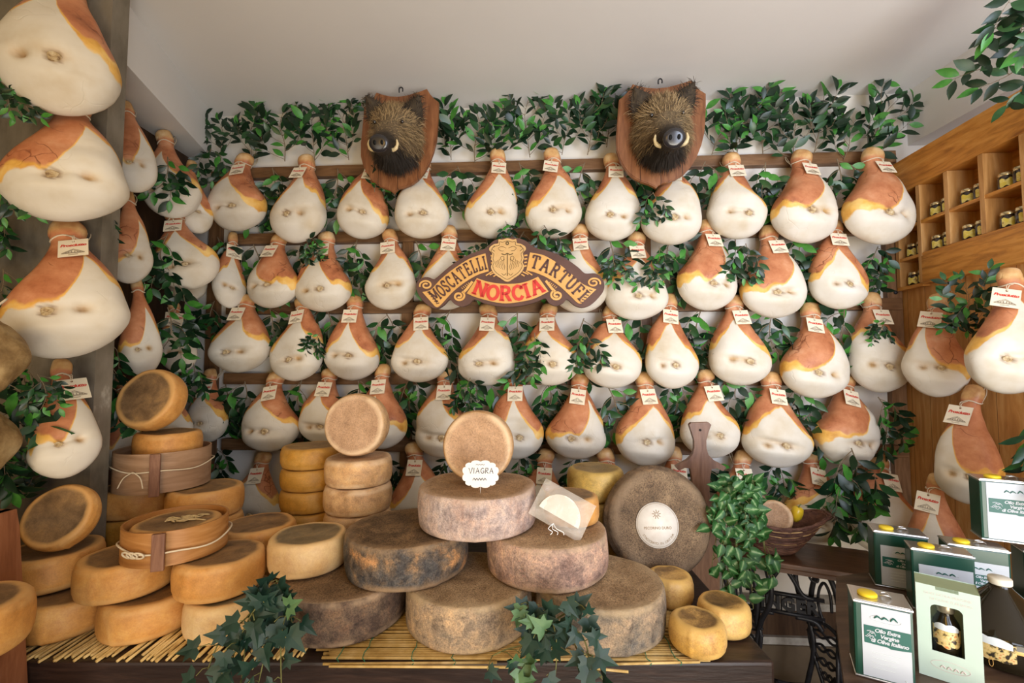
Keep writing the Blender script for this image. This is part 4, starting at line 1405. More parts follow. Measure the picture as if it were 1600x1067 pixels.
def head_mesh(seed):
    """lofted along -y from the shield to the snout; returns mesh, and sampled surface for the fur"""
    rs = np.random.RandomState(seed)
    #      y     z-centre  rx    rz(up)  rz(down)
    S = [(.00, -.02, .125, .150, .165), (-.05, -.02, .128, .150, .165), (-.10, -.02, .118, .143, .155), (-.15, -.025, .102, .130, .140),
         (-.20, -.035, .088, .108, .122), (-.25, -.050, .076, .082, .102), (-.30, -.066, .064, .060, .082), (-.35, -.080, .054, .047, .066),
         (-.40, -.090, .047, .040, .054), (-.435, -.096, .043, .037, .045), (-.452, -.098, .042, .036, .040), (-.458, -.098, .036, .030, .033), (-.459, -.098, .018, .015, .016)]
    n, k = 48, 60
    ys = np.array([q[0] for q in S])
    tt = np.linspace(0, len(S) - 1, k)
    A = np.array(S)
    I = [np.interp(tt, range(len(S)), A[:, c]) for c in range(5)]
    for c in range(1, 5):
        I[c] = np.convolve(np.pad(I[c], 2, mode='edge'), np.array([1, 2, 3, 2, 1]) / 9, 'valid')
    th = np.linspace(0, 2 * np.pi, n, endpoint=False)
    vs, dk = [], []
    for i in range(k):
        for a in th:
            cx, sz = math.cos(a), math.sin(a)
            x = I[2][i] * math.copysign(abs(cx) ** .9, cx)
            z = I[1][i] + (I[3][i] if sz > 0 else I[4][i]) * math.copysign(abs(sz) ** .9, sz)
            y = I[0][i]
            # eye hollows, cheek, brow
            for s in (-1, 1):
                d2 = ((y + .215) / .03) ** 2 + ((z - .028) / .022) ** 2
                if x * s > .02:
                    x -= s * .014 * math.exp(-d2)
                    d3 = ((y + .19) / .035) ** 2 + ((z - .062) / .02) ** 2
                    x += s * .008 * math.exp(-d3)
                    d4 = ((y + .12) / .06) ** 2 + ((z + .07) / .06) ** 2
                    x += s * .014 * math.exp(-d4)
                    # mouth crease
                    d5 = ((z + .105 + (y + .40) * .12) / .010) ** 2
                    if -.44 < y < -.24:
                        x -= s * .007 * math.exp(-d5)
            vs.append((x, y, z))
            lower = 1 / (1 + math.exp((z + .085 + .1 * (y + .3)) / .012))
            muzz = 1 / (1 + math.exp((y + .335) / .02))
            dk.append(min(1, max(.85 * lower * (1 if y < -.08 else .4), .95 * muzz)))
    vs.append((0, -.459, -.098)); dk.append(1)
    fs = []
    for i in range(k - 1):
        for j in range(n):
            fs.append((i * n + j, i * n + (j + 1) % n, (i + 1) * n + (j + 1) % n, (i + 1) * n + j))
    for j in range(n):
        fs.append(((k - 1) * n + j, (k - 1) * n + (j + 1) % n, len(vs) - 1))
    # ears grow out of the same hide: leaf-shaped cups joined to the head at their roots
    for s in (-1, 1):
        b0 = len(vs)
        N, Mv = 9, 9
        for i in range(N):
            t = i / (N - 1)
            wd = .056 * math.sin(math.pi * (.25 + .75 * t) ** .85) + .004
            for j in range(Mv):
                q = -1 + 2 * j / (Mv - 1)
                x = s * (.070 + .066 * t + q * wd * .80)
                z = .080 + .092 * t - .02 * abs(q) * (1 - t) - s * 0 - q * wd * .45
                y = -.085 + .012 * t + .022 * (q * q) - .02 * t * t
                vs.append((x, y, z)); dk.append(.75)
        for i in range(N):
            for j in range(Mv):
                x, y, z = vs[b0 + i * Mv + j]
                vs.append((x, y + .010 * (1 - i / N) + .003, z)); dk.append(.6)
        o2 = b0 + N * Mv
        for i in range(N - 1):
            for j in range(Mv - 1):
                fs.append((b0 + i * Mv + j, b0 + i * Mv + j + 1, b0 + (i + 1) * Mv + j + 1, b0 + (i + 1) * Mv + j))
                fs.append((o2 + i * Mv + j, o2 + (i + 1) * Mv + j, o2 + (i + 1) * Mv + j + 1, o2 + i * Mv + j + 1))
        for j in range(Mv - 1):
            fs.append((b0 + (N - 1) * Mv + j, b0 + (N - 1) * Mv + j + 1, o2 + (N - 1) * Mv + j + 1, o2 + (N - 1) * Mv + j))
        for i in range(N - 1):
            for j in (0, Mv - 1):
                fs.append((b0 + i * Mv + j, b0 + (i + 1) * Mv + j, o2 + (i + 1) * Mv + j, o2 + i * Mv + j))
    me = bpy.data.meshes.new('head')
    me.from_pydata(vs, [], fs)
    q = me.attributes.new('dark', 'FLOAT', 'POINT')
    q.data.foreach_set('value', np.array(dk, np.float32))
    me.materials.append(skin.mat)
    me.polygons.foreach_set('use_smooth', [True] * len(me.polygons))
    me.update()
    # fur: thin tapering blades combed back and down over head and ears, none on the snout tip
    V = np.array(vs)
    F = [f for f in fs]
    cen = np.array([V[list(f)].mean(0) for f in F])
    ar = np.array([me.polygons[i].area for i in range(len(F))])
    nor = np.array([tuple(me.polygons[i].normal) for i in range(len(F))])
    dkf = np.array([np.mean([dk[q] for q in f]) for f in F])
    ar[cen[:, 1] < -.405] = 0
    ar[cen[:, 1] < -.33] *= .5
    pick = rs.choice(len(F), 7000, p=ar / ar.sum())
    fb = MB()
    for f in pick:
        qs = F[f]
        wv = rs.dirichlet(np.ones(len(qs)))
        p = Vector(sum(V[q] * w_ for q, w_ in zip(qs, wv)))
        nn = Vector(nor[f])
        if nn.dot(p - Vector((0, p.y, -.03))) < 0 and abs(p.x) < .14 and p.z < .10:
            nn = -nn
        muz = p.y < -.30
        down = Vector((0, .75, -.65)) if p.z < .03 else Vector((0, .8, .25))
        dr = (nn * rs.uniform(.25, .6) + down * rs.uniform(.6, 1.0) + Vector(rs.uniform(-.3, .3, 3))).normalized()
        ln = rs.uniform(.012, .022) if muz else rs.uniform(.026, .055)
        if p.z < -.12:
            ln *= 1.3
        sd_ = dr.cross(nn)
        sd_ = sd_.normalized() * rs.uniform(.0007, .0013) if sd_.length > 1e-4 else Vector((.001, 0, 0))
        mid = p + dr * ln * .55 + nn * ln * .06
        tip = p + dr * ln - Vector((0, 0, ln * .15))
        dd = dkf[f] + rs.uniform(-.25, .25)
        mi = 0 if dd > .55 else (2 if rs.rand() < (.55 if p.z > -.06 else .25) else 1)
        if p.z > .09 and abs(p.x) > .05:
            mi = 0 if rs.rand() < .8 else 1
        fb.add([p - sd_, p + sd_, mid + sd_ * .7, tip, mid - sd_ * .7], [(0, 1, 2, 4), (4, 2, 3)], mi)
    return me, fb


def trophy(cx, cy, poly, off, yaw, pitch, hscale, label, seed, hx=0.0, hz=0.0):
    P = wall_hit(cx, cy, off)
    k = P.y / FPX
    root = empty('boar_trophy', P, (0, 0, WYAW))
    pl = [((x - cx) * k, (cy - y) * k) for x, y in poly]
    b = MB()
    b.prism(pl, -.012, .012)
    sh = b.build('shield', shieldwood.mat, root)
    bm_ = bmesh.new(); bm_.from_mesh(sh.data)
    ed = [e for e in bm_.edges if e.verts[0].co.y < 0 and e.verts[1].co.y < 0]
    bmesh.ops.bevel(bm_, geom=ed, offset=.004, segments=2, affect='EDGES')
    bm_.to_mesh(sh.data); bm_.free()
    MB().box((0, .013 + (off - .062) / 2, (2.655 - P.z)), (.06, off - .062, .05)).build('bracket', M['darkwood'], root)
    b = MB()
    b.tube(catmull([(-.006, .0, .265), (-.006, .0, .285), (.004, .0, .292), (.012, .0, .285), (.012, 0, .27)], 4), .0035, 6)
    b.build('hanger', M['iron'], root, True)
    hd_me, fb = head_mesh(seed)
    hd = link('head', hd_me, root)
    hd.location = (hx, -.012, hz)
    hd.rotation_euler = Euler((R(pitch), 0, R(yaw)), 'XYZ')
    hd.scale = (hscale, hscale * .80, hscale)
    fb.build('fur', FUR, hd)
    for s in (-1, 1):
        b = MB()
        b.lathe([(0, -.009), (.006, -.007), (.009, 0), (.006, .007), (0, .009)], 16, M=Matrix.Translation((s * .068, -.222, .028)))
        b.build('eye', eyem, hd, True)
        b = MB()
        b.tube(catmull([(s * .036, -.365, -.118), (s * .058, -.375, -.112), (s * .068, -.372, -.092), (s * .064, -.362, -.068)], 5), [.010] * 3 + [.009] * 5 + [.007] * 4 + [.005] * 2 + [.003, .001], 8)
        b.build('tusk', tuskm, hd, True)
    b = MB()
    b.lathe([(.0, .012), (.028, .012), (.044, .008), (.046, .0), (.042, -.008), (.030, -.010), (0, -.008)], 28,
            M=Matrix.Translation((0, -.452, -.097)) @ Matrix.Rotation(R(90), 4, 'X') @ Matrix.Diagonal((1, .88, 1, 1)))
    b.build('snout_disc', blackskin, hd, True)
    for s in (-1, 1):
        b = MB()
        b.lathe([(0, .004), (.009, .002), (.011, -.001), (0, -.002)], 14, M=Matrix.Translation((s * .017, -.4625, -.094)) @ Matrix.Rotation(R(90), 4, 'X') @ Matrix.Diagonal((.8, 1.2, 1, 1)))
        b.build('nostril', plain('nostril_black', (.003, .003, .003), .6, .2), hd, True)
    tag(root, label, 'trophy', 'boar heads on wooden shields')
    return root


trophy(1032, 212, OUT, .265, -5, 19, 1.02, 'boar head on a shield, snout turned down, second trophy from the pillar', 11, -.004, .035)
LOUT = [((x - 1032) * .885 + 624.5, (y - 212) * .965 + 222.5) for x, y in OUT]
trophy(624.5, 222.5, LOUT, .265, 2, 18, .97, 'boar head on a shield, turned aside with tusk showing, trophy nearest the pillar', 12, -.004, .035)

# ------------------------------------------------------------------ painted shop sign
SOFFS = .325
SCX, SCY = 797.0, 427.0
SP = wall_hit(SCX, SCY, SOFFS)
SK = SP.y / FPX
sign = empty('shop_sign', SP, (0, 0, WYAW))
tag(sign, 'carved brown and yellow shop sign with crest and red lettering in front of the hams', 'sign')
sbrown = mottled('sign_brown', [(.3, (.085, .040, .030)), (.7, (.13, .065, .048))], 10, .55, .2)
syell = mottled('sign_yellow', [(.3, (.62, .31, .075)), (.7, (.74, .43, .14))], 7, .5, .1)
sred = mottled('sign_red', [(.3, (.58, .035, .03)), (.7, (.68, .06, .045))], 10, .45, .1)
slet = plain('sign_letter_brown', (.085, .035, .028), .5)


def S2(x, y):
    return ((x - SCX) * SK, (SCY - y) * SK)


def SP3(x, y, d):
    q = S2(x, y)
    return (q[0], d, q[1])


def scurve(pts, per=4, closed=True):
    return [(q[0], q[1]) for q in catmull([(x, y, 0) for x, y in pts], per, closed)]


out = [(797, 370.5), (812, 372.5), (823, 377), (830, 383), (838, 388), (852, 391.5), (870, 398), (888, 408), (904, 420), (912, 428), (918, 429.5), (930, 429.5), (939, 436), (943.5, 446),
       (942, 457), (934, 468), (922, 478.5), (909, 482.5), (897, 478.5), (888, 470.5), (884, 470), (879, 475.5), (868, 479.5), (858, 475), (852, 467.5), (838, 473), (820, 478), (797, 480.5), (774, 478.5),
       (754, 473.5), (741, 468), (733, 475.5), (721, 479.5), (709, 475), (703, 468.5), (699, 469.5), (692, 477), (681, 482.5), (668, 477.5), (655, 465), (648.5, 452), (649, 441), (656, 433.5), (667, 432), (676, 435.5), (683, 431),
       (700, 416.5), (718, 404), (737, 395), (752, 389.5), (761, 386), (766, 380), (775, 374)]
board = MB()
board.prism([S2(*q) for q in scurve(out, 3)], -.010, .014)
bo = board.build('board', sbrown, sign)


def panel(pts, d, mat_, name, per=5, smooth_=True):
    b = MB()
    b.prism([S2(*q) for q in (scurve(pts, per) if smooth_ else pts)], d, -.0095)
    return b.build(name, mat_, sign)


def ribbon(top, bot, d=-.0135, name='banner', mat_=None):
    tp = [(q[0], q[1]) for q in catmull([(x, y, 0) for x, y in top], 5)]
    bt = [(q[0], q[1]) for q in catmull([(x, y, 0) for x, y in bot], 5)]
    b = MB()
    b.prism([S2(*q) for q in tp + bt[::-1]], d, -.0095)
    return b.build(name, mat_ or syell, sign)


lt = [(658, 456), (671.6, 452.3), (686.9, 436.4), (705.6, 421.2), (729, 406), (745, 399.5), (758.3, 395.7)]
lbm = [(678.7, 479.2), (685.7, 478.6), (705.6, 457.5), (724.3, 442.3), (745.4, 430), (763.6, 424.1)]
rt = [(828.6, 395.2), (840, 397.5), (852.6, 401.3), (873.7, 414.2), (893.6, 430.6), (910, 445.8), (931, 454.6)]
rb = [(822.8, 423.6), (836.2, 427), (855, 435.3), (873.7, 448.2), (890, 463.4), (901.9, 475.1), (907.7, 476.3)]
nt_ = [(744.8, 434.7), (760, 440), (778, 443.5), (797, 444.6), (815, 443), (829, 439), (841, 433.5)]
nb = [(729, 458.7), (742, 464.5), (757, 469), (777, 473.8), (797, 475), (826.9, 470.4), (843, 464.5), (857.3, 457)]
ribbon(lt, lbm)
ribbon(rt, rb)
ribbon(nt_, nb)

# slab-serif letters from strokes: unit square, x 0..w, y 0..1
def serif(x, y, w=.34):
    return [(x - w / 2, y), (x + w / 2, y)]


LET = {
    'M': (1.0, [[(.14, 0), (.14, 1)], [(.14, 1), (.5, .25)], [(.5, .25), (.86, 1)], [(.86, 1), (.86, 0)], serif(.14, .03), serif(.86, .03), serif(.10, .97, .24), serif(.9, .97, .24)]),
    'O': (.78, [[(.39 + .33 * math.sin(q), .5 + .46 * math.cos(q)) for q in np.linspace(0, 2 * math.pi, 25)]]),
    'S': (.66, [[(.58, .80), (.52, .93), (.33, .97), (.14, .88), (.10, .72), (.22, .58), (.45, .45), (.58, .30), (.52, .10), (.32, .03), (.14, .08), (.07, .24)], [(.58, .97), (.58, .74)], [(.07, .03), (.07, .28)]]),
    'C': (.74, [[(.64, .76), (.56, .91), (.40, .97), (.20, .88), (.09, .62), (.09, .36), (.20, .12), (.40, .03), (.56, .08), (.66, .24)], [(.65, .96), (.65, .70)]]),
    'A': (.86, [[(.12, .02), (.42, 1)], [(.42, 1), (.74, .02)], [(.22, .36), (.63, .36)], serif(.12, .03, .28), serif(.74, .03, .30)]),
    'T': (.74, [[(.37, 0), (.37, .96)], [(.04, .96), (.70, .96)], [(.05, .97), (.05, .74)], [(.69, .97), (.69, .74)], serif(.37, .03)]),
    'E': (.68, [[(.16, 0), (.16, 1)], [(.03, .97), (.60, .97)], [(.16, .52), (.48, .52)], [(.03, .03), (.62, .03)], [(.60, .98), (.60, .78)], [(.62, .02), (.62, .24)], [(.48, .62), (.48, .42)]]),
    'L': (.64, [[(.18, 0), (.18, 1)], serif(.18, .97), [(.02, .03), (.58, .03)], [(.58, .02), (.58, .28)]]),
    'I': (.40, [[(.2, 0), (.2, 1)], serif(.2, .03, .36), serif(.2, .97, .36)]),
    'R': (.80, [[(.16, 0), (.16, 1)], [(.03, .97), (.42, .97), (.58, .88), (.62, .73), (.56, .58), (.40, .50), (.16, .50)], [(.40, .50), (.68, .04)], serif(.16, .03), serif(.70, .03, .22)]),
    'U': (.82, [[(.16, 1), (.16, .30), (.24, .10), (.41, .03), (.58, .10), (.66, .30), (.66, 1)], serif(.16, .97), serif(.66, .97)]),
    'F': (.66, [[(.16, 0), (.16, 1)], [(.03, .97), (.60, .97)], [(.16, .52), (.48, .52)], [(.60, .98), (.60, .76)], [(.48, .62), (.48, .42)], serif(.16, .03)]),
    'N': (.90, [[(.15, 0), (.15, 1)], [(.15, 1), (.72, .02)], [(.72, .02), (.72, 1)], serif(.15, .03), serif(.72, .97), serif(.10, .97, .26)]),
}


def stroke(b, pts, wd, xf, d0, d1):
    """flat-faced raised stroke"""
    P = [Vector((x, y, 0)) for x, y in pts]
    k = len(P)
    Lf, Rt = [], []
    for i in range(k):
        t = (P[min(i + 1, k - 1)] - P[max(i - 1, 0)])
        if i == k - 1 and (P[0] - P[-1]).length < 1e-5:
            t = P[1] - P[-2]
        if i == 0 and (P[0] - P[-1]).length < 1e-5:
            t = P[1] - P[-2]
        t.normalize()
        nn_ = Vector((-t.y, t.x, 0)) * wd / 2
        Lf.append(P[i] + nn_); Rt.append(P[i] - nn_)
    vs = []
    for d in (d0, d1):
        for i in range(k):
            for q in (Lf[i], Rt[i]):
                x, z = xf(q.x, q.y)
                vs.append((x, d, z))
    fs = []
    o2 = 2 * k
    for i in range(k - 1):
        a, b_, c, e = 2 * i, 2 * i + 1, 2 * i + 3, 2 * i + 2
        fs += [(a, b_, c, e), (o2 + a, o2 + e, o2 + c, o2 + b_), (a, e, o2 + e, o2 + a), (b_, o2 + b_, o2 + c, c)]
    fs += [(0, o2, o2 + 1, 1), (2 * k - 2, 2 * k - 1, o2 + 2 * k - 1, o2 + 2 * k - 2)]
    b.add(vs, fs)


def arc_text(text, base, h0, h1, wdt, mat_, name, gap=.16, d0=-.0165, thick=.19, serif_t=.11):
    pts = [Vector((x, y, 0)) for x, y in ((q[0], q[1]) for q in catmull([(x, y, 0) for x, y in base], 12))]
    ln = [0]
    for i in range(1, len(pts)):
        ln.append(ln[-1] + (pts[i] - pts[i - 1]).length)
    tot = ln[-1]
    adv = [LET[c][0] + gap for c in text]
    sc = tot / (sum(adv) - gap)
    b = MB()
    pos = 0
    for c, a_ in zip(text, adv):
        wl = LET[c][0]
        s = (pos + wl / 2) * sc
        i = max(1, min(len(ln) - 1, next((k for k in range(len(ln)) if ln[k] >= s), len(ln) - 1)))
        f = (s - ln[i - 1]) / max(1e-6, ln[i] - ln[i - 1])
        p = pts[i - 1].lerp(pts[i], f)
        i0, i1 = max(0, i - 4), min(len(pts) - 1, i + 3)
        t = (pts[i1] - pts[i0]).normalized()
        up = Vector((t.y, -t.x, 0))
        h = h0 + (h1 - h0) * s / tot

        def xf(x, y, p=p, t=t, up=up, h=h, wl=wl):
            q = p + t * ((x - wl / 2) * sc) + up * (y * h)
            return S2(q.x, q.y)
        for st_ in LET[c][1]:
            horiz = len(st_) == 2 and abs(st_[0][1] - st_[1][1]) < .01
            stroke(b, st_, (serif_t if horiz else thick), xf, d0, -.0134)
        pos += a_
    return b.build(name, mat_, sign)


arc_text('MOSCATELLI', [(681, 473), (695, 461), (711.5, 446.5), (728, 434), (744.2, 425.5), (762, 420.5)], 20, 21, 0, slet, 'brown_lettering')
arc_text('TARTUFI', [(828.5, 419), (843, 423.5), (861, 432), (873, 440.5), (883.5, 450), (893, 459.5), (906, 473)], 21, 20, 0, slet, 'brown_lettering')
arc_text('NORCIA', [(737, 458.5), (753, 465), (769, 469.3), (792, 471.2), (810, 470), (828, 466), (853, 456.5)], 22.5, 22.5, 0, sred, 'red_lettering', .10, thick=.22)

# crest in the middle
crest = [(792, 372.5), (801, 374.5), (806, 374), (807, 380), (813, 381.5), (820, 386), (821, 391), (816.5, 396), (818, 404), (816, 411), (818.5, 418), (813, 428), (803, 435.5), (792, 441.5), (781, 435.5), (771, 428), (766, 418), (768.5, 411), (766.5, 404),
         (768, 396), (763.5, 391), (764.5, 386), (771, 381.5), (777.5, 380), (778, 374), (784, 374.5)]
panel([(x + 1, y) for x, y in crest], -.017, mottled('crest_tan', [(.3, (.56, .33, .12)), (.7, (.68, .44, .19))], 14, .5, .2), 'crest', 3)
b = MB()
dl = -.0175


def line(pts, r=.0016, closed=False):
    b.tube([SP3(q[0], q[1], dl) for q in catmull([(x + 1, y, 0) for x, y in pts], 4, closed)], r, 5, closed=closed)


line([(x * .88 + 792 * .12, y * .88 + 408 * .12) for x, y in crest], .0012, True)
line([(792, 396), (792, 432)], .0022)
line([(783, 397), (788, 398.5), (792, 396.5), (796, 398.5), (801, 397)], .0022)
for s in (-1, 1):
    line([(792 + s * 2, 388), (792 + s * 9, 385.5), (792 + s * 14, 388), (792 + s * 11, 392), (792 + s * 6, 392.5)], .0011)
    for k in range(6):
        x0 = 792 + s * (4.5 + 2.6 * k)
        line([(x0, 405 + (k % 3) * 2), (x0 + s * 1.2, 411), (x0 - s * .6, 417), (x0 + s * .5, 423 - k * 1.2)], .0010)
    line([(792 + s * 5, 402), (792 + s * 8, 401), (792 + s * 10.5, 403), (792 + s * 9, 407), (792 + s * 6, 407), (792 + s * 5, 402)], .0012)
    line([(792 + s * 20, 384), (792 + s * 24, 389), (792 + s * 20, 393)], .0014)
    line([(792 + s * 2, 428), (792 + s * 5, 431), (792 + s * 9, 428)], .0012)
b.tube([SP3(793 + 2.1 * math.cos(q), 380.5 + 2.1 * math.sin(q), dl) for q in np.linspace(0, 2 * math.pi, 14, endpoint=False)], .0026, 5, closed=True)
b.build('crest_drawing', plain('crest_line', (.12, .08, .03), .6), sign, True)

# scroll ends, rolled ribbons and fringe
b = MB()


def spiral(cx, cy, r0, r1, a0, turns, wd, fy=1.0):
    pts = []
    N = 34
    for i in range(N + 1):
        t = i / N
        a = a0 + turns * 2 * math.pi * t
        r_ = r0 + (r1 - r0) * t
        pts.append((cx + r_ * math.cos(a), cy + r_ * fy * math.sin(a)))
    ws = wd
    sb = MB()
    stroke(sb, pts, ws, S2, -.0135, -.0095)
    sb.build('scroll', syell, sign)


spiral(664, 445, 10.5, 2.5, R(160), 1.45, 2.6, .75)
spiral(927, 444, 10.5, 2.5, R(20), -1.45, 2.6, .75)
spiral(716.5, 463, 9.5, 2.0, R(-60), 1.55, 3.2, .85)
spiral(870, 463, 9.5, 2.0, R(240), -1.55, 3.2, .85)
for s in (-1, 1):
    X = lambda x: 795.5 + s * (x - 795.5)
    stroke(b, [(X(853), 440), (X(862), 452), (X(867.5), 457.5)], 4.0, S2, -.0135, -.0095)
    for k in range(5):
        stroke(b, [(X(857.5 + 2.6 * k), 444.5 + 1.9 * k), (X(860 + 2.6 * k), 442 + 1.9 * k)], 1.0, S2, -.0135, -.0095)
    for k in range(4):
        y = 400 + 5.6 * k
        stroke(b, [(X(819.5), y), (X(824.5 - .4 * k), y - .6)], 2.2, S2, -.0135, -.0095)
    stroke(b, [(X(817), 425.5), (X(826), 430)], 1.8, S2, -.0135, -.0095)
    stroke(b, [(X(822), 424.5), (X(832), 431)], 1.8, S2, -.0135, -.0095)
    stroke(b, [(X(815), 429.5), (X(820), 432.5)], 1.8, S2, -.0135, -.0095)
b.build('ribbon_fold', syell, sign)
b = MB()
for s in (-1, 1):
    X = lambda x: 795.5 + s * (x - 795.5)
    for k in range(6):
        x0, y0 = 925 - 2.9 * k, 456.5 + 3.7 * k
        stroke(b, [(X(x0), y0), (X(x0 - 5.0), y0 - .8 - .5)], 1.5, S2, -.0145, -.0130)
b.build('fringe', slet, sign)
for x in (-.07, .07):
    MB().box((x, .014 + (SOFFS - .016) / 2, .0), (.02, SOFFS - .016, .02)).build('bracket', M['iron'], sign)

# ------------------------------------------------------------------ leafy sprays
LEAFM = [M['leafdark'], M['leafmid'], M['leafbright']]
_LP = [(0, .0), (.12, .22), (.30, .42), (.50, .47), (.70, .36), (.88, .15), (1.0, 0)]


def leaf(b, base, d, nrm, l, w_, mi, rs):
    d = d.normalized()
    sd_ = d.cross(nrm)
    if sd_.length < 1e-4:
        sd_ = d.orthogonal()
    sd_.normalize()
    nn_ = sd_.cross(d).normalized()
    droop = rs.uniform(.05, .30)
    fold = rs.uniform(.10, .35)
    vs = []
    for t, wd in _LP:
        c = base + d * (l * t) - nn_ * (droop * l * t * t)
        vs.append(c)
        vs.append(c + sd_ * (w_ * wd) + nn_ * (fold * w_ * wd))
        vs.append(c - sd_ * (w_ * wd) + nn_ * (fold * w_ * wd))
    fs = []
    for i in range(len(_LP) - 1):
        a, c = 3 * i, 3 * (i + 1)
        if i == 0:
            fs += [(a, c, c + 1), (a, c + 2, c)]
        elif i == len(_LP) - 2:
            fs += [(a, c, a + 1), (a, a + 2, c)]
        else:
            fs += [(a, c, c + 1, a + 1), (a, a + 2, c + 2, c)]
    b.add(vs, fs, mi)


def make_spray(seed, height, spread, ntw, lpt, ll, bright=.2):
    """a leafy branch growing up +z from its root, wide in x, shallow in y"""
    rs = random.Random(seed)
    root = empty('leafy_branch')
    st, lf = MB(), MB()
    main = catmull([(0, 0, 0), (rs.uniform(-.02, .02), -.01, height * .35), (rs.uniform(-.04, .04), -.02, height * .7), (rs.uniform(-.05, .05), -.02, height)], 6)
    st.tube(main, [.0028 - .0018 * i / (len(main) - 1) for i in range(len(main))], 5)
    def put(path, n_, t0):
        for k in range(n_):
            t = t0 + (1 - t0) * (k + .5) / n_
            i = min(len(path) - 2, int(t * (len(path) - 1)))
            p = path[i].lerp(path[i + 1], t * (len(path) - 1) - i)
            tg_ = (path[i + 1] - path[i]).normalized()
            s = 1 if k % 2 else -1
            out_ = Vector((s * rs.uniform(.5, 1), rs.uniform(-.7, .1), rs.uniform(-.5, .4)))
            d = tg_ * rs.uniform(.3, .9) + out_ * rs.uniform(.6, 1)
            nr = Vector((rs.uniform(-.5, .5), -1, rs.uniform(-.1, .8)))
            l = ll * rs.uniform(.75, 1.2)
            q = rs.random()
            mi = 2 if q < bright * (1.6 if t > .8 else .6) else (1 if q < bright + .22 else 0)
            pet = p + d.normalized() * .008
            st.tube([p, pet], .0008, 4)
            leaf(lf, pet, d, nr, l, l * rs.uniform(.40, .52), mi, rs)
        tip = path[-1]
        leaf(lf, tip, (path[-1] - path[-2]), Vector((rs.uniform(-.4, .4), -1, .3)), ll * .9, ll * .4, 2 if rs.random() < .5 else 1, rs)
    put(main, int(lpt * 1.8), .06)
    for k in range(ntw):
        t = .06 + .65 * k / max(1, ntw - 1)
        i = int(t * (len(main) - 1))
        p = main[i]
        s = 1 if k % 2 else -1
        ln = height * rs.uniform(.35, .6) * (1 - .3 * t)
        e = p + Vector((s * spread * rs.uniform(.5, 1), rs.uniform(-.05, .0), ln))
        mid = p.lerp(e, .5) + Vector((s * spread * .15, -.01, -.02))
        path = catmull([p, mid, e], 5)
        st.tube(path, [.0018 - .001 * i_ / (len(path) - 1) for i_ in range(len(path))], 4)
        put(path, lpt, .3)
    lf.build('leaves', LEAFM, root, True)
    st.build('stems', M['twig'], root, True)
    return root


UP = [make_spray(500 + k, h, sp, nt, lp, .082) for k, (h, sp, nt, lp) in enumerate(((.30, .14, 5, 6), (.36, .13, 6, 6), (.26, .16, 5, 6), (.33, .10, 5, 7)))]
DN = [make_spray(520 + k, h, sp, nt, lp, .074, .22) for k, (h, sp, nt, lp) in enumerate(((.24, .10, 5, 6), (.30, .09, 6, 6), (.22, .11, 5, 6), (.26, .08, 5, 7)))]
USED = set()
SPN = [0]


def spray(proto, P, roll, face, label, group, s=1.0, tilt=0.0, flip=False):
    if id(proto) in USED:
        o = copy_tree(proto)
    else:
        o = proto
        USED.add(id(proto))
    SPN[0] += 1
    fy = Vector((-face.x, -face.y, 0)).normalized()
    fx = fy.cross(Vector((0, 0, 1)))
    base = Matrix((fx, fy, Vector((0, 0, 1)))).transposed()
    Mx = base @ Matrix.Rotation(roll, 3, 'Y') @ Matrix.Rotation(tilt, 3, 'X')
    o.rotation_euler = Mx.to_euler()
    o.location = P
    o.scale = (-s if flip else s, s, s)
    return tag(o, label, 'branch', group)


# a row standing on the top rail
GT = 'branches standing on the top rail'
tops = [(345, 240, 0), (392, 240, 3), (445, 238, 1), (492, 240, 2), (545, 236, -6), (578, 170, -25), (705, 236, 4), (742, 240, 0), (778, 235, 14), (828, 232, -6), (878, 228, 5), (918, 228, 0), (948, 216, 10),
        (1112, 228, 16), (1150, 232, 8), (1192, 226, 2), (1240, 236, -6), (1272, 226, 3), (1318, 236, 14), (1352, 234, 26)]
anch = ['first', 'second', 'third', 'fourth', 'fifth', 'sixth', 'seventh', 'eighth', 'ninth', 'tenth', 'eleventh', 'twelfth', 'thirteenth', 'fourteenth', 'fifteenth', 'sixteenth', 'seventeenth', 'eighteenth', 'nineteenth', 'twentieth']
rs = random.Random(4)
for i, (px, py, rl) in enumerate(tops):
    P = wall_hit(px, py + 14, .050 + .012 * (i % 3))
    if i == 5:
        lab = 'small leafy sprig poking up behind the shield of the trophy nearest the pillar'
    else:
        lab = 'dark green leafy branch standing on the top rail, %s counted from the pillar' % anch[i if i < 5 else i - 1]
    spray(UP[(i * 3 + i // 4) % 4], P, R(rl + rs.uniform(-4, 4)), WN, lab, GT, rs.uniform(.76, 1.06) * (.7 if i == 5 else 1), R(rs.uniform(0, 6)), flip=bool(i % 2))

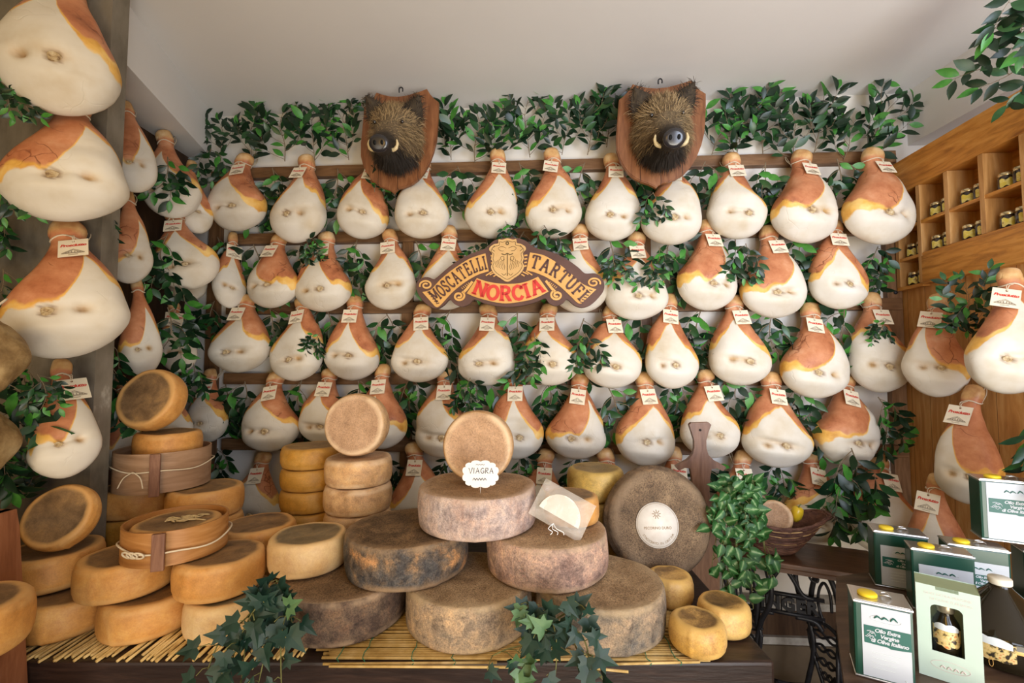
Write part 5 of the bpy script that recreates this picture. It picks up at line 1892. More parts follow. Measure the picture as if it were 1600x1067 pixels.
# branches hanging in the gaps between neighbouring hams, row by row
k = 0
for ri, row in enumerate(ROWS):
    for i in range(len(row) - 1):
        a, c = row[i], row[i + 1]
        if c[0] - a[0] > 150 or (ri == 1 and i == 4):
            gap = [(a[0] * .7 + c[0] * .3, 0), (a[0] * .45 + c[0] * .55, 1), (a[0] * .2 + c[0] * .8, 2)]
        else:
            gap = [((a[0] + a[2] + c[0] + c[2]) / 4, 0)]
        for gx, gk in gap:
            k += 1
            rs = random.Random(700 + k)
            ty = (a[1] + c[1]) / 2 + rs.uniform(8, 24)
            P = wall_hit(gx + rs.uniform(-6, 6), ty, .085 + rs.uniform(0, .06))
            rn = RAILN[ri]
            w3 = ('', ' first of three', ' second of three', ' third of three')[gk + 1 if len(gap) > 1 else 0]
            lab = 'leafy sprig between %s and %s hams from the pillar, %s%s' % (ORD[i], ORD[i + 1], rn, w3)
            spray(DN[k % 4], P, R(180 + rs.uniform(-16, 16)), WN, lab, 'sprigs between the hams of the ' + rn, rs.uniform(1.0, 1.25) * (1 if ri < 4 else .8), R(rs.uniform(-16, -4)), flip=bool(rs.random() < .5))

# sprigs that hang in front of hams or at the ends of the rows
EXTRA = [
    (585, 300, .20, 20, .60, 'sprig across the third ham of the top rail, below the shield nearest the pillar'),
    (1020, 300, .22, 175, .62, 'bright sprig below the shield of the second trophy, across its ham'),
    (478, 372, .16, 150, .55, 'sprig beside the tag of the second ham on the second rail'),
    (958, 395, .24, 165, .60, 'sprig over the ham beside the sign\'s far scroll'),
    (1030, 385, .22, 190, .65, 'sprig below the eighth ham of the top rail'),
    (1165, 380, .20, 185, .75, 'sprig beside the eighth ham of the second rail, bright tips'),
    (735, 590, .20, 190, .65, 'sprig over the shank of the ham behind the standing price-card cheese'),
    (500, 520, .20, 200, .50, 'sprig over the second ham of the third rail'),
    (835, 520, .20, 188, .80, 'sprig under the sign beside the sixth ham of the third rail'),
    (915, 520, .20, 172, .75, 'sprig under the sign beside the seventh ham of the third rail'),
    (1372, 385, .10, 190, .8, 'leafy branch beside the corner post, second rail height'),
    (1385, 500, .16, 200, .55, 'sprig over the last ham of the third rail'),
    (1372, 620, .15, 160, .9, 'leafy branch reaching past the corner post over the pine boards'),
    (1330, 700, .24, 180, 1.15, 'thick leafy branch over the last ham of the lowest rail'),
    (1312, 740, .26, 168, 1.05, 'leafy branch hanging behind the oil cans beside the basket'),
    (335, 470, .10, 185, .9, 'leafy branch in the corner at the start of the third rail'),
    (340, 370, .10, 175, .8, 'leafy branch in the corner at the start of the second rail'),
    (352, 600, .10, 185, 1.05, 'leafy branch in the corner at the start of the fourth rail'),
    (340, 700, .08, 178, .9, 'leafy branch in the corner at the start of the lowest rail'),
    (600, 590, .10, 185, .8, 'leafy branch behind the standing cheese of the tan stack'),
    (790, 345, .20, 180, .5, 'small sprig just above the sign beside its crest'),
    (850, 352, .22, 165, .75, 'leafy sprig above the sign over its second word'),
    (745, 378, .20, 195, .55, 'leafy sprig above the sign over its first word'),
]
for i, (px, py, off, rl, s, lab) in enumerate(EXTRA):
    spray(DN[(i * 3 + 1) % 4], wall_hit(px, py, off + (.05 if off >= .15 else 0)), R(rl), WN, lab, 'loose sprigs among the hams', s, R(-8), flip=bool(i % 2))

# left wall and pillar
LEFTS = [
    (262, 245, 2.15, 190, .9, 'leafy branch over the upper hams of the left wall'), (262, 365, 2.12, 185, 1.0, 'leafy branch between the second hams of the left wall'),
    (330, 232, 2.45, 175, .8, 'leafy branch in the corner under the end of the ceiling beam'), (300, 560, 2.3, 180, .7, 'leafy sprig beside the lowest hams of the left wall'),
    (262, 480, 2.12, 180, 1.0, 'leafy branch between the third hams of the left wall'), (178, 520, 1.85, 185, .9, 'leafy branch behind the pillar edge, third ham height'),
    (172, 600, 1.8, 180, .8, 'leafy branch behind the pillar edge, lowest ham height'), (176, 320, 1.665, 200, .5, 'sprig poking out behind the pillar edge, second ham height'),
    (20, 40, 1.40, 190, .75, 'leafy branch at the picture edge beside the uppermost pillar ham'), (8, 110, 1.36, 165, .5, 'sprig across the uppermost pillar ham'),
    (-20, 275, 1.36, 160, .6, 'leafy branch at the picture edge over the second pillar ham'), (0, 320, 1.50, 190, .6, 'leafy branch between second and third pillar hams'),
    (5, 420, 1.50, 190, .75, 'leafy branch at the picture edge beside the third pillar ham'), (50, 570, 1.50, 190, .5, 'leafy branch below the third pillar ham'),
    (0, 590, 1.38, 172, .9, 'thick dark leafy branch beside the lowest pillar ham'), (-14, 655, 1.36, 185, .9, 'thick dark leafy branch at the picture edge below the crusted meat'),
    (58, 585, 1.36, 165, .5, 'dark sprig across the lowest pillar ham'), (20, 790, 1.54, 10, .6, 'low leafy sprig at the picture edge above the wooden stand'),
]
for i, (px, py, Y, rl, s, lab) in enumerate(LEFTS):
    f_ = Vector((.4, -.9, 0)).normalized()
    spray(DN[(i * 3 + 2) % 4], at(px, py, Y), R(rl), f_, lab, 'sprigs on pillar and left wall', s * (1.0 if Y > 1.6 else .95), R(-6), flip=bool(i % 2))

RIGHTS = [
    (1513, 520, 1.86, 0, .62, 'leafy sprig on the pine boards between the two upper hams'), (1525, 470, 1.82, 195, .55, 'dark sprig hanging between the two upper pine board hams'),
    (1606, 640, 1.52, 160, 1.0, 'leafy branch at the picture edge over the sideways ham'), (1618, 655, 1.42, 140, .75, 'leafy branch at the picture edge above the stacked can'),
    (1612, 520, 1.60, 120, .55, 'leaves at the picture edge over the biggest ham'),
    (1668, 40, 1.45, 240, .82, 'leafy branch hanging from the beam at the top corner of the picture'), (1622, -62, 1.40, 195, .85, 'second leafy branch hanging from the beam at the top corner'),
]
for i, (px, py, Y, rl, s, lab) in enumerate(RIGHTS):
    f_ = Vector((-.6, -.8, 0)).normalized()
    spray((UP + DN)[(i * 3 + 1) % 8], at(px, py, Y), R(rl), f_, lab, 'sprigs on the pine boards', s, R(-6), flip=bool(i % 2))

# crusted meats at the left picture edge
crust = mottled('meat_crust', [(.3, (.10, .055, .02)), (.46, (.24, .15, .06)), (.6, (.40, .28, .13)), (.75, (.52, .40, .22))], 14, .7, .7)
for i, (px, py, Y, rx, rz, lab) in enumerate(((-34, 556, 1.20, .098, .094, 'rough brown crusted meat at the picture edge beside the third pillar ham'),
                                              (-40, 690, 1.28, .095, .085, 'rough brown crusted meat at the picture edge, the lower one among dark leaves'))):
    b = MB()
    rs = np.random.RandomState(40 + i)
    ph = rs.uniform(0, 6.28, 8)
    n, m_ = 32, 22
    prof = []
    vs, fs = [], []
    for a_ in range(m_ + 1):
        v = math.pi * a_ / m_
        for j in range(n):
            q = 2 * math.pi * j / n
            e = 1 + .06 * math.sin(3 * q + ph[0] + 2 * v) + .05 * math.sin(5 * v + ph[1]) + .03 * math.sin(7 * q + ph[2] - 4 * v)
            vs.append((rx * e * math.sin(v) ** .8 * math.cos(q), rx * .8 * e * math.sin(v) ** .8 * math.sin(q), rz * e * math.cos(v)))
    for a_ in range(m_):
        for j in range(n):
            fs.append((a_ * n + j, (a_ + 1) * n + j, (a_ + 1) * n + (j + 1) % n, a_ * n + (j + 1) % n))
    b.add(vs, fs)
    root = empty('cured_meat', at(px, py, Y))
    b.build('body', crust, root, True)
    b = MB()
    b.tube(catmull([(0, 0, rz * .95), (.004, .02, rz * 1.3), (0, .06, rz * 1.7)], 5), .003, 5)
    b.build('cord', M['cord'], root, True)
    tag(root, lab, 'cured meat', 'crusted meats on the pillar')


# ------------------------------------------------------------------ ivy on the table edge
_IV = [(0, 0), (.20, -.13), (.52, -.02), (.33, .22), (.46, .50), (.20, .46), (0, 1.0), (-.20, .46), (-.46, .50), (-.33, .22), (-.52, -.02), (-.20, -.13)]


def ivyleaf(b, base, d, nrm, l, mi, rs):
    d = d.normalized()
    sd_ = d.cross(nrm).normalized()
    nn_ = sd_.cross(d).normalized()
    dr, fo = rs.uniform(.05, .3), rs.uniform(.05, .3)
    vs = [base + d * (l * .28)]
    for x, y in _IV:
        yy = y + .1
        vs.append(base + sd_ * (x * l) + d * (yy * l) - nn_ * (dr * l * yy * yy) + nn_ * (fo * abs(x) * l))
    n = len(_IV)
    b.add(vs, [(0, 1 + i, 1 + (i + 1) % n) for i in range(n)], mi)


def trailing(name, roots, seed, leafl, mats, stemm, label, cat, per=9, pale=.1, shape='ivy'):
    rs = random.Random(seed)
    root = empty(name, roots[0][0])
    O = Vector(roots[0][0])
    st, lf = MB(), MB()
    for path in roots:
        pts = catmull([Vector(q) - O for q in path], 6)
        st.tube(pts, [.0026 - .0012 * i / (len(pts) - 1) for i in range(len(pts))], 5)
        for k in range(per):
            t = (k + rs.uniform(.2, .8)) / per * (len(pts) - 1.01)
            i = int(t)
            p = pts[i].lerp(pts[i + 1], t - i)
            out_ = Vector((rs.uniform(-1, 1), rs.uniform(-1, -.15), rs.uniform(-.6, .7)))
            e = p + out_.normalized() * rs.uniform(.012, .045)
            st.tube([p, p.lerp(e, .5) + Vector((0, 0, .006)), e], .0011, 4)
            d = Vector((rs.uniform(-.9, .9), rs.uniform(-.5, -.05), rs.uniform(-1, .55)))
            nr = Vector((rs.uniform(-.5, .5), -1, rs.uniform(.1, 1.0)))
            l = leafl * rs.uniform(.7, 1.15)
            mi = 1 if rs.random() < pale else 0
            if shape == 'ivy':
                ivyleaf(lf, e, d, nr, l, mi, rs)
            else:
                vleaf(lf, e, d, nr, l, rs)
    lf.build('leaves', mats, root, shape != 'ivy')
    st.build('stems', stemm, root, True)
    return tag(root, label, cat)


def P3(px, py, Y):
    return tuple(at(px, py, Y))


ivm = [M['ivy'], M['ivypale']]
trailing('ivy', [[P3(450, 975, 1.27), P3(440, 930, 1.22), P3(400, 950, 1.17), P3(370, 1010, 1.15), P3(350, 1075, 1.15)],
                 [P3(450, 975, 1.27), P3(420, 925, 1.21), P3(385, 965, 1.18), P3(345, 1000, 1.16), P3(325, 1045, 1.16)],
                 [P3(450, 975, 1.27), P3(430, 970, 1.20), P3(415, 1020, 1.16), P3(400, 1085, 1.15)],
                 [P3(450, 975, 1.27), P3(455, 940, 1.21), P3(440, 990, 1.17), P3(440, 1085, 1.16)],
                 [P3(450, 975, 1.27), P3(400, 940, 1.22), P3(385, 1000, 1.17), P3(375, 1085, 1.15)],
                 [P3(450, 975, 1.27), P3(440, 910, 1.24), P3(415, 925, 1.21), P3(400, 935, 1.2)]], 31, .056, ivm, M['ivystem'], 'dark green ivy trailing over the table edge beside the pale golden wheel', 'ivy', 12, .06)
trailing('ivy', [[P3(845, 985, 1.27), P3(850, 960, 1.22), P3(830, 1000, 1.18), P3(790, 1015, 1.17), P3(768, 1025, 1.17)],
                 [P3(845, 985, 1.27), P3(860, 965, 1.21), P3(870, 1010, 1.17), P3(865, 1080, 1.15)],
                 [P3(845, 985, 1.27), P3(880, 960, 1.23), P3(905, 945, 1.21), P3(915, 955, 1.2)],
                 [P3(845, 985, 1.27), P3(880, 975, 1.20), P3(905, 1020, 1.17), P3(940, 1060, 1.16)],
                 [P3(845, 985, 1.27), P3(840, 970, 1.2), P3(835, 1020, 1.17), P3(815, 1080, 1.16)],
                 [P3(845, 985, 1.27), P3(900, 985, 1.19), P3(920, 1030, 1.16), P3(905, 1080, 1.15)],
                 [P3(845, 985, 1.27), P3(835, 955, 1.25), P3(828, 945, 1.24)]], 32, .054, ivm, M['ivystem'], 'dark green ivy hanging over the table front below the big tan grey wheel', 'ivy', 9, .22)

# the bushy plant with pale leaf veins hanging from the sewing table
vl = NT('pale_veined_leaf')
tcol = vl.ramp(vl.math('ADD', vl.attr('vein'), vl.math('MULTIPLY_ADD', vl.noise(vl.coord(), 70, 4), .7, -.35)), [(.30, (.014, .070, .012)), (.62, (.045, .145, .035)), (.88, (.26, .36, .17))])
vl.out(tcol, .5, .35)
VEIN = []


def vleaf(b, base, d, nrm, l, rs):
    d = d.normalized()
    sd_ = d.cross(nrm).normalized()
    nn_ = sd_.cross(d).normalized()
    w_ = l * rs.uniform(.62, .78)
    dr, fo = rs.uniform(.1, .4), rs.uniform(.1, .4)
    vs = []
    for t, wd in [(0, 0), (.10, .34), (.28, .50), (.50, .46), (.72, .28), (.90, .10), (1, 0)]:
        c = base + d * (l * t) - nn_ * (dr * l * t * t)
        vs.append(c); VEIN.append(.85)
        for s in (1, -1):
            vs.append(c + sd_ * (s * w_ * wd * .45) + nn_ * (fo * w_ * wd * .45)); VEIN.append(.45)
        for s in (1, -1):
            vs.append(c + sd_ * (s * w_ * wd) + nn_ * (fo * w_ * wd)); VEIN.append(.15)
    fs = []
    for i in range(6):
        a, c = 5 * i, 5 * i + 5
        fs += [(a, c, c + 1, a + 1), (a, a + 2, c + 2, c), (a + 1, c + 1, c + 3, a + 3), (a + 2, a + 4, c + 4, c + 2)]
    b.add(vs, fs)


paths = []
rs = random.Random(77)
for k in range(17):
    x0 = 1150 + rs.uniform(-12, 12)
    ang = -1 + 2 * k / 16
    xe = 1148 + ang * 38 + rs.uniform(-8, 8)
    ye = rs.choice((790, 830, 870, 900, 930, 945)) + rs.uniform(-10, 15)
    if abs(ang) > .7:
        ye = min(ye, 900)
    if ang > .2 and ye > 860:
        xe = min(1200, xe + 20)
    Y0 = 1.80
    paths.append([P3(x0, 800, Y0 + .03), P3(x0 + (xe - x0) * .4, 752 + rs.uniform(-6, 20), Y0 - .03), P3(x0 + (xe - x0) * .8, (760 + ye) / 2, Y0 - .10 + rs.uniform(-.03, .03)), P3(xe, ye, Y0 - .10 + rs.uniform(-.03, .03))])
o = trailing('hanging_plant', paths, 33, .050, vl.mat, M['ivystem'], 'bushy plant with pale veined leaves hanging beside the basket and sewing table', 'plant', 19, 0, 'v')
lm = next(c for c in o.children if c.name.startswith('leaves')).data
q = lm.attributes.new('vein', 'FLOAT', 'POINT')
q.data.foreach_set('value', np.array(VEIN, np.float32))

# ------------------------------------------------------------------ old sewing machine table
ST = .734
FL, FR_ = Vector((.935, 2.0, 0)), Vector((1.455, 1.78, 0))
sdx = (FR_ - FL).normalized()
syaw = math.atan2(sdx.y, sdx.x)
SL = (FR_ - FL).length
SDp = .30
sew = empty('sewing_table', (FL.x, FL.y, 0), (0, 0, syaw))
tag(sew, 'old sewing machine table with black iron stand, dark wooden top under the basket', 'table')
b = MB()
b.box((SL / 2, SDp / 2, ST - .012), (SL, SDp, .024), bev=.006)
b.build('tabletop', M['sewwood'], sew)
MB().box((SL / 2, SDp / 2, ST - .034), (SL - .03, SDp - .03, .02)).build('apron', M['sewwood'], sew)


def ironframe(x):
    b = MB()
    top = ST - .044
    T = lambda pts, r=.009: b.tube(catmull([(x + q[2] if len(q) > 2 else x, q[0], q[1]) for q in pts], 6), r, 8)
    T([(.03, .0), (.06, .05), (.09, .16), (.12, .30), (.10, .42), (.05, .52), (.04, .60), (.07, top)], .011)
    T([(.33, .0), (.30, .05), (.27, .16), (.24, .30), (.26, .42), (.31, .52), (.32, .60), (.29, top)], .011)
    T([(.12, .40), (.115, .52), (.14, .62), (.18, .655), (.22, .62), (.245, .52), (.24, .40)], .011)
    T([(.15, .50), (.155, .57), (.18, .61), (.205, .57), (.21, .50), (.18, .42)], .006)
    T([(.02, .015), (.10, .04), (.18, .05), (.26, .04), (.34, .015)], .012)
    # lattice of the heart-shaped panel
    for k in range(4):
        z = .20 + .055 * k
        wv = .035 + .018 * k
        T([(.18 - wv, z), (.18 - wv * .3, z + .03), (.18 + wv * .3, z + .002), (.18 + wv, z + .035)], .0055)
        T([(.18 + wv, z), (.18 + wv * .3, z + .03), (.18 - wv * .3, z + .002), (.18 - wv, z + .035)], .0055)
    T([(.18, .12), (.15, .20), (.105, .32), (.11, .40), (.18, .435), (.25, .40), (.255, .32), (.21, .20), (.18, .12)], .008)
    T([(.06, top), (.18, top - .004), (.30, top)], .012)
    q_ = Matrix.Translation((x, .18, 0)) @ Matrix.Rotation(R(40), 4, 'Z') @ Matrix.Translation((-x, -.18, 0))
    b.v = [tuple(q_ @ Vector(p_)) for p_ in b.v]
    return b.build('end_frame', M['iron'], sew, True)


ironframe(SL - .19)
ironframe(.07)
b = MB()
b.box((SL / 2 - .06, .19, .53), (SL - .26, .014, .014))
b.box((SL / 2 - .06, .19, .45), (SL - .26, .014, .014))
for k in range(14):
    b.box((.09 + k * (SL - .30) / 13, .196, .49), (.005, .005, .075))
for s in (0, 1):
    X = (lambda q: q - .02) if s else (lambda q: SL - .10 - q)
    b.tube(catmull([(X(.13), .19, .53), (X(.17), .19, .54), (X(.205), .19, .60), (X(.25), .19, .67), (X(.29), .19, .69)], 6), .009, 8)
    b.tube(catmull([(X(.10), .19, .40), (X(.13), .19, .435), (X(.20), .19, .44)], 5), .010, 8)
b.build('cross_brace', M['iron'], sew, True)
vs, fs = text_mesh('SINGER', .075, 0, .003, 'CENTER', 1.05)
b = MB()
b.add([(x + SL / 2 - .06, .186, y + .464) for x, y, z in vs], fs)
b.add([(x + SL / 2 - .06, .194, y + .464) for x, y, z in vs], [f[::-1] for f in fs])
b.build('iron_lettering', M['iron'], sew)
b = MB()
for k in range(7):
    b.box((SL / 2, .06 + .035 * k, .10), (.32, .012, .010))
for k in range(6):
    b.box((SL / 2 - .15 + .06 * k, .165, .10), (.010, .22, .010))
b.build('treadle', M['iron'], sew)
b = MB()
b.tube([(SL - .17, .10, .02), (SL - .165, .12, .25), (SL - .15, .16, .45)], .008, 8)
b.tube(catmull([(SL - .27, .05, .69), (SL - .26, .05, .665), (SL - .24, .05, .66), (SL - .235, .05, .675)], 4), .005, 6)
b.build('pitman_rod', M['iron'], sew, True)

# ------------------------------------------------------------------ vine basket
bas = empty('vine_basket', (1.15, 2.05, ST + .001), (0, 0, R(-14)))
bas.scale = (.84, .84, .9)
tag(bas, 'dark woven vine basket with lighter canes on the sewing table', 'basket')
vine = mottled('vine_strands', [(.3, (.045, .018, .012)), (.5, (.10, .042, .026)), (.7, (.18, .085, .05))], 30, .6, .4, (1, 1, 3))
cane = mottled('light_cane', [(.3, (.42, .24, .09)), (.7, (.60, .38, .16))], 20, .6, .2)


def rimz(a):
    return .150 + .050 * max(0, math.cos(a)) ** 2 * 1.0 + .060 * max(0, -math.cos(a)) ** 2


def bpt(a, t, e=0.0):
    r_ = .075 + .10 * t ** .75
    x = r_ * math.cos(a) * (1.22 + (.24 * t if math.cos(a) > 0 else .0))
    y = r_ * math.sin(a) * .86
    return Vector((x * (1 + e), y * (1 + e), .004 + (rimz(a) - .004) * t))


rs = random.Random(21)
b = MB(); c_ = MB()
vs, fs = [], []
N, K = 48, 10
for i in range(K + 1):
    for j in range(N):
        vs.append(bpt(2 * math.pi * j / N, i / K, -.03))
for i in range(K):
    for j in range(N):
        fs.append((i * N + j, i * N + (j + 1) % N, (i + 1) * N + (j + 1) % N, (i + 1) * N + j))
fs.append(tuple(range(N))[::-1])
b.add(vs, fs)
for k in range(44):
    t = (k + .5) / 44
    ph = rs.uniform(0, 6.28)
    pts = [bpt(q, min(1, max(0.02, t + .018 * math.sin(3 * q + ph) + rs.uniform(-.006, .006))), rs.uniform(-.01, .025)) for q in np.linspace(0, 2 * math.pi, 40, endpoint=False)]
    (c_ if k in (18, 31, 38) else b).tube(pts, rs.uniform(.0022, .0042), 5, closed=True)
for k in range(10):
    ph = rs.uniform(0, 6.28)
    pts = [bpt(q, .98 + .03 * math.sin(2 * q + ph), rs.uniform(-.03, .04)) + Vector((0, 0, rs.uniform(-.004, .006))) for q in np.linspace(0, 2 * math.pi, 44, endpoint=False)]
    b.tube(pts, rs.uniform(.003, .005), 5, closed=True)
for k in range(16):
    a = rs.uniform(-.5, .5)
    p = bpt(a, .96)
    b.tube(catmull([p, p + Vector((.02, rs.uniform(-.01, .01), .012)), p + Vector((rs.uniform(.02, .045), rs.uniform(-.03, .03), rs.uniform(.0, .04)))], 4), .0016, 4)
b.build('woven_body', vine, bas, True)
c_.build('light_canes', cane, bas, True)
b = MB()
for k in range(12):
    o_ = Vector((rs.uniform(-.012, .012), rs.uniform(-.012, .012), rs.uniform(-.01, .01)))
    b.tube([Vector((q[0], q[1], q[2])) + o_ for q in catmull([(-.155, -.05, .19), (-.135, -.05, .26), (-.10, -.02, .305), (-.075, .05, .30), (-.085, .10, .22), (-.10, .11, .16)], 5)], .0045, 5)
b.build('handle', vine, bas, True)
# what lies in it
q = Matrix.Translation(bas.location) @ Matrix.Rotation(R(-14), 4, 'Z') @ Matrix.Diagonal((.84, .84, .9, 1))
tn = Vector((-.42, -.80, .42)).normalized()
cb = disc(q @ Vector((.0, -.035, .175)), .140, .04, 'tan', tn, 'round flat cheese with orange tan face lying in the vine basket', None, rr=.01)
cb2 = disc(q @ Vector((-.075, .020, .215)), .11, .03, 'crust', Vector((-.3, -.85, .35)), 'dark crusted cheese lying behind the tan one in the basket', None, rr=.01)
pep = empty('pepper', q @ Vector((.116, .005, .178)), (R(8), R(12), 0))
b = MB()
b.lathe([(0, -.03), (.012, -.028), (.022, -.010), (.024, .012), (.021, .030), (.012, .038), (0, .034)], 20, wob=lambda a, z: 1 + .08 * math.cos(3 * a))
b.build('flesh', plain('yellow_pepper', (.62, .42, .02), .3, .5), pep, True)
MB().tube([(0, 0, .032), (.003, 0, .045), (.008, 0, .052)], .003, 6).build('stalk', M['ivystem'], pep, True)
tag(pep, 'small yellow pepper beside the tan cheese in the basket', 'vegetable')

# ------------------------------------------------------------------ carved chair behind the table
ch = empty('carved_chair', (.836, 2.05, .004), (0, 0, R(-4)))
tag(ch, 'dark carved wooden chair with waisted back and hanging hole, behind the big crusted wheel', 'chair')
K_ = 2.05 / FPX
prof = [(-16, 108), (-13, 111), (13, 112), (17, 108), (13, 98), (9, 84), (9, 72), (12, 62), (20, 54), (30, 49), (38, 44), (33, 38), (24, 42), (16, 41), (14, 30), (12, 10), (14, -20), (20, -60), (24, -120), (24, -226), (-24, -226), (-24, -120), (-20, -60), (-14, -20), (-12, 10), (-14, 30), (-16, 41), (-24, 42), (-33, 38), (-38, 44), (-30, 49), (-20, 54), (-12, 62), (-9, 72), (-9, 84), (-13, 98)]
b = MB()
b.prism([(x * K_, 1.085 + (z - 50) * K_ + .03) for x, z in prof], -.012, .012)
b.build('backrest', M['chairwood'], ch)
b = MB()
b.lathe([(0, -.0005), (.0055, -.0005), (.0055, .001), (0, .001)], 14, M=Matrix.Translation((0, -.0125, 1.085 + 50 * K_ + .03)) @ Matrix.Rotation(R(90), 4, 'X'))
b.build('hanging_hole', plain('hole_dark', (.01, .006, .004), .8), ch)
b = MB()
b.box((0, -.15, .45), (.25, .30, .03), bev=.006)
b.build('seat', M['chairwood'], ch)
for sx_ in (-1, 1):
    for sy_ in (-1, 1):
        b = MB()
        b.tube([(sx_ * .115, -.15 + sy_ * .14, 0), (sx_ * .095, -.15 + sy_ * .12, .436)], [.016, .022], 8)
        b.build('leg', M['chairwood'], ch, True)

# ------------------------------------------------------------------ side table with oil
sc_ = [(.70, .98), (.98, 1.42), (1.18, 1.70), (1.36, 1.745), (1.95, 1.62), (1.85, .98)]
sc_ = sc_[::-1] if sum(sc_[i][0] * sc_[(i + 1) % 6][1] - sc_[(i + 1) % 6][0] * sc_[i][1] for i in range(6)) < 0 else sc_
stb = empty('side_table', (1.35, 1.35, 0))
tag(stb, 'dark wooden side table that carries the oil cans, box and bottle', 'table')
OT = .782
b = MB()
n = 6
vs = [(x - 1.35, y - 1.35, z) for z in (OT - .028, OT) for x, y in sc_]
b.add(vs, [tuple(range(n))[::-1], tuple(range(n, 2 * n))] + [(i, (i + 1) % n, (i + 1) % n + n, i + n) for i in range(n)])
b.build('tabletop', mottled('side_table_wood', [(.3, (.045, .024, .015)), (.5, (.08, .045, .028)), (.7, (.13, .075, .045))], 4, .35, .1, (1, 7, 7)), stb)
for x, y in ((.86, 1.06), (1.22, 1.62), (1.72, 1.6), (1.7, 1.06)):
    MB().box((x - 1.35, y - 1.35, (OT - .028) / 2), (.05, .05, OT - .029)).build('leg', M['darkwood'], stb)

tin = plain('bright_tin', (.62, .60, .57), .28, .5, .9)
cgreen = mottled('can_green', [(.3, (.010, .052, .032)), (.7, (.018, .072, .046))], 3, .28, 0, spec=.5)
cwhite = plain('can_white', (.50, .52, .54), .4)
ycap = mottled('yellow_cap', [(.3, (.80, .56, .02)), (.7, (.86, .64, .04))], 20, .4, 0)
cgl = plain('label_green', (.012, .10, .075), .4)
faint = plain('faint_print', (.62, .66, .64), .6)


def make_can(FLp, yaw, W, D, H, z, full_white, label):
    c = empty('oil_can', (FLp[0], FLp[1], z), (0, 0, R(yaw)))
    MB().box((W / 2, D / 2, H / 2 + .0005), (W, D, H - .006), bev=.006).build('body', cgreen, c)
    b = MB()
    b.box((W / 2, D / 2, H - .003), (W + .002, D + .002, .006), bev=.002)
    b.build('top_rim', tin, c)
    MB().box((W / 2, D / 2, .003), (W + .002, D + .002, .005), bev=.002).build('bottom_rim', tin, c)
    MB().box((W / 2, D / 2, H + .0006), (W - .008, D - .008, .0012)).build('lid', tin, c)
    b = MB()
    b.lathe([(.019, 0), (.021, .002), (.021, .006), (.018, .009), (0, .0095)], 26, M=Matrix.Translation((W * .30, D * .42, H + .001)))
    b.build('cap', ycap, c, True)
    b = MB()
    b.tube(catmull([(W * .52, D * .5, H + .001), (W * .54, D * .40, H + .008), (W * .66, D * .40, H + .010), (W * .72, D * .5, H + .003), (W * .66, D * .62, H + .009), (W * .55, D * .6, H + .008)], 4), .0018, 5)
    b.build('handle', tin, c, True)
    y = -.0012
    m0 = .016 if full_white else .018
    top = H - .008 if full_white else H - .045
    b = MB()
    b.add([(m0, y, .008), (W - .006, y, .008), (W - .006, y, top), (m0, y, top)], [(0, 1, 2, 3)])
    b.build('white_label', cwhite, c)
    LWd = W - .006 - m0
    lx = m0 + LWd / 2
    LH = top - .008
    band0, band1 = .008 + LH * .47, .008 + LH * .72
    b = MB()
    nn_ = 16
    lo = [(m0 + .004 + (LWd - .004) * i / nn_, y - .0006, band0 - .004 * math.sin(i / nn_ * math.pi) * (1 if i > 8 else .3)) for i in range(nn_ + 1)]
    hi = [(m0 + .004 + (LWd - .004) * i / nn_, y - .0006, band1) for i in range(nn_ + 1)]
    b.add(lo + hi, [(i, i + 1, i + 1 + nn_ + 1, i + nn_ + 1) for i in range(nn_)])
    b.build('green_band', cgl, c)
    b = MB()
    hh = band1 - band0
    for i, (tx, fx) in enumerate((('Olio Extra', .52), ('Vergine', .56), ('di Oliva Italiano', .56))):
        vs, fs = text_mesh(tx, hh * .30, .25, .0004, 'CENTER', .92)
        b.add([(m0 + LWd * fx + x, y - .0011, band1 - hh * (.30 + .29 * i) + yy) for x, yy, _ in vs], fs)
    rs = random.Random(5)
    for k in range(9):
        x0, z0 = m0 + LWd * .06 + rs.uniform(0, LWd * .14), band0 + hh * rs.uniform(.30, .70)
        b.tube(catmull([(x0, y - .001, z0), (x0 + LWd * .05, y - .001, z0 + hh * rs.uniform(-.1, .15)), (x0 + LWd * .09, y - .001, z0 + hh * rs.uniform(-.1, .1))], 3), .0008, 4)
    b.build('white_lettering', cwhite, c)
    b = MB()
    for dx, s_ in ((-.014, .8), (.0, .7), (.017, 1.0)):
        b.tube(catmull([(lx + dx - .008, y - .0008, band1 + LH * .115), (lx + dx - .002, y - .0008, band1 + LH * (.115 + .05 * s_)), (lx + dx + .006, y - .0008, band1 + LH * .12)], 3), [.0008, .0016, .0022, .0026, .0022, .0014, .0008], 4)
    b.build('landscape_mark', cgl, c)
    b = MB()
    b.tube([(lx + .030 * math.cos(q_), y - .0005, band1 + LH * .12 + .008 * math.sin(q_)) for q_ in np.linspace(0, 2 * math.pi, 28, endpoint=False)], .0004, 4, closed=True)
    for k in range(4):
        b.tube([(lx - LWd * .3, y - .0005, band0 - LH * (.12 + .07 * k)), (lx + LWd * (.28 - .04 * k), y - .0005, band0 - LH * (.12 + .07 * k))], .0006, 4)
    b.tube([(m0 + LWd * .86, y - .0005, .018), (m0 + LWd * .9, y - .0005, .013)], .0012, 4)
    b.build('faint_print', faint, c)
    tag(c, label, 'can', 'olive oil cans')
    return c


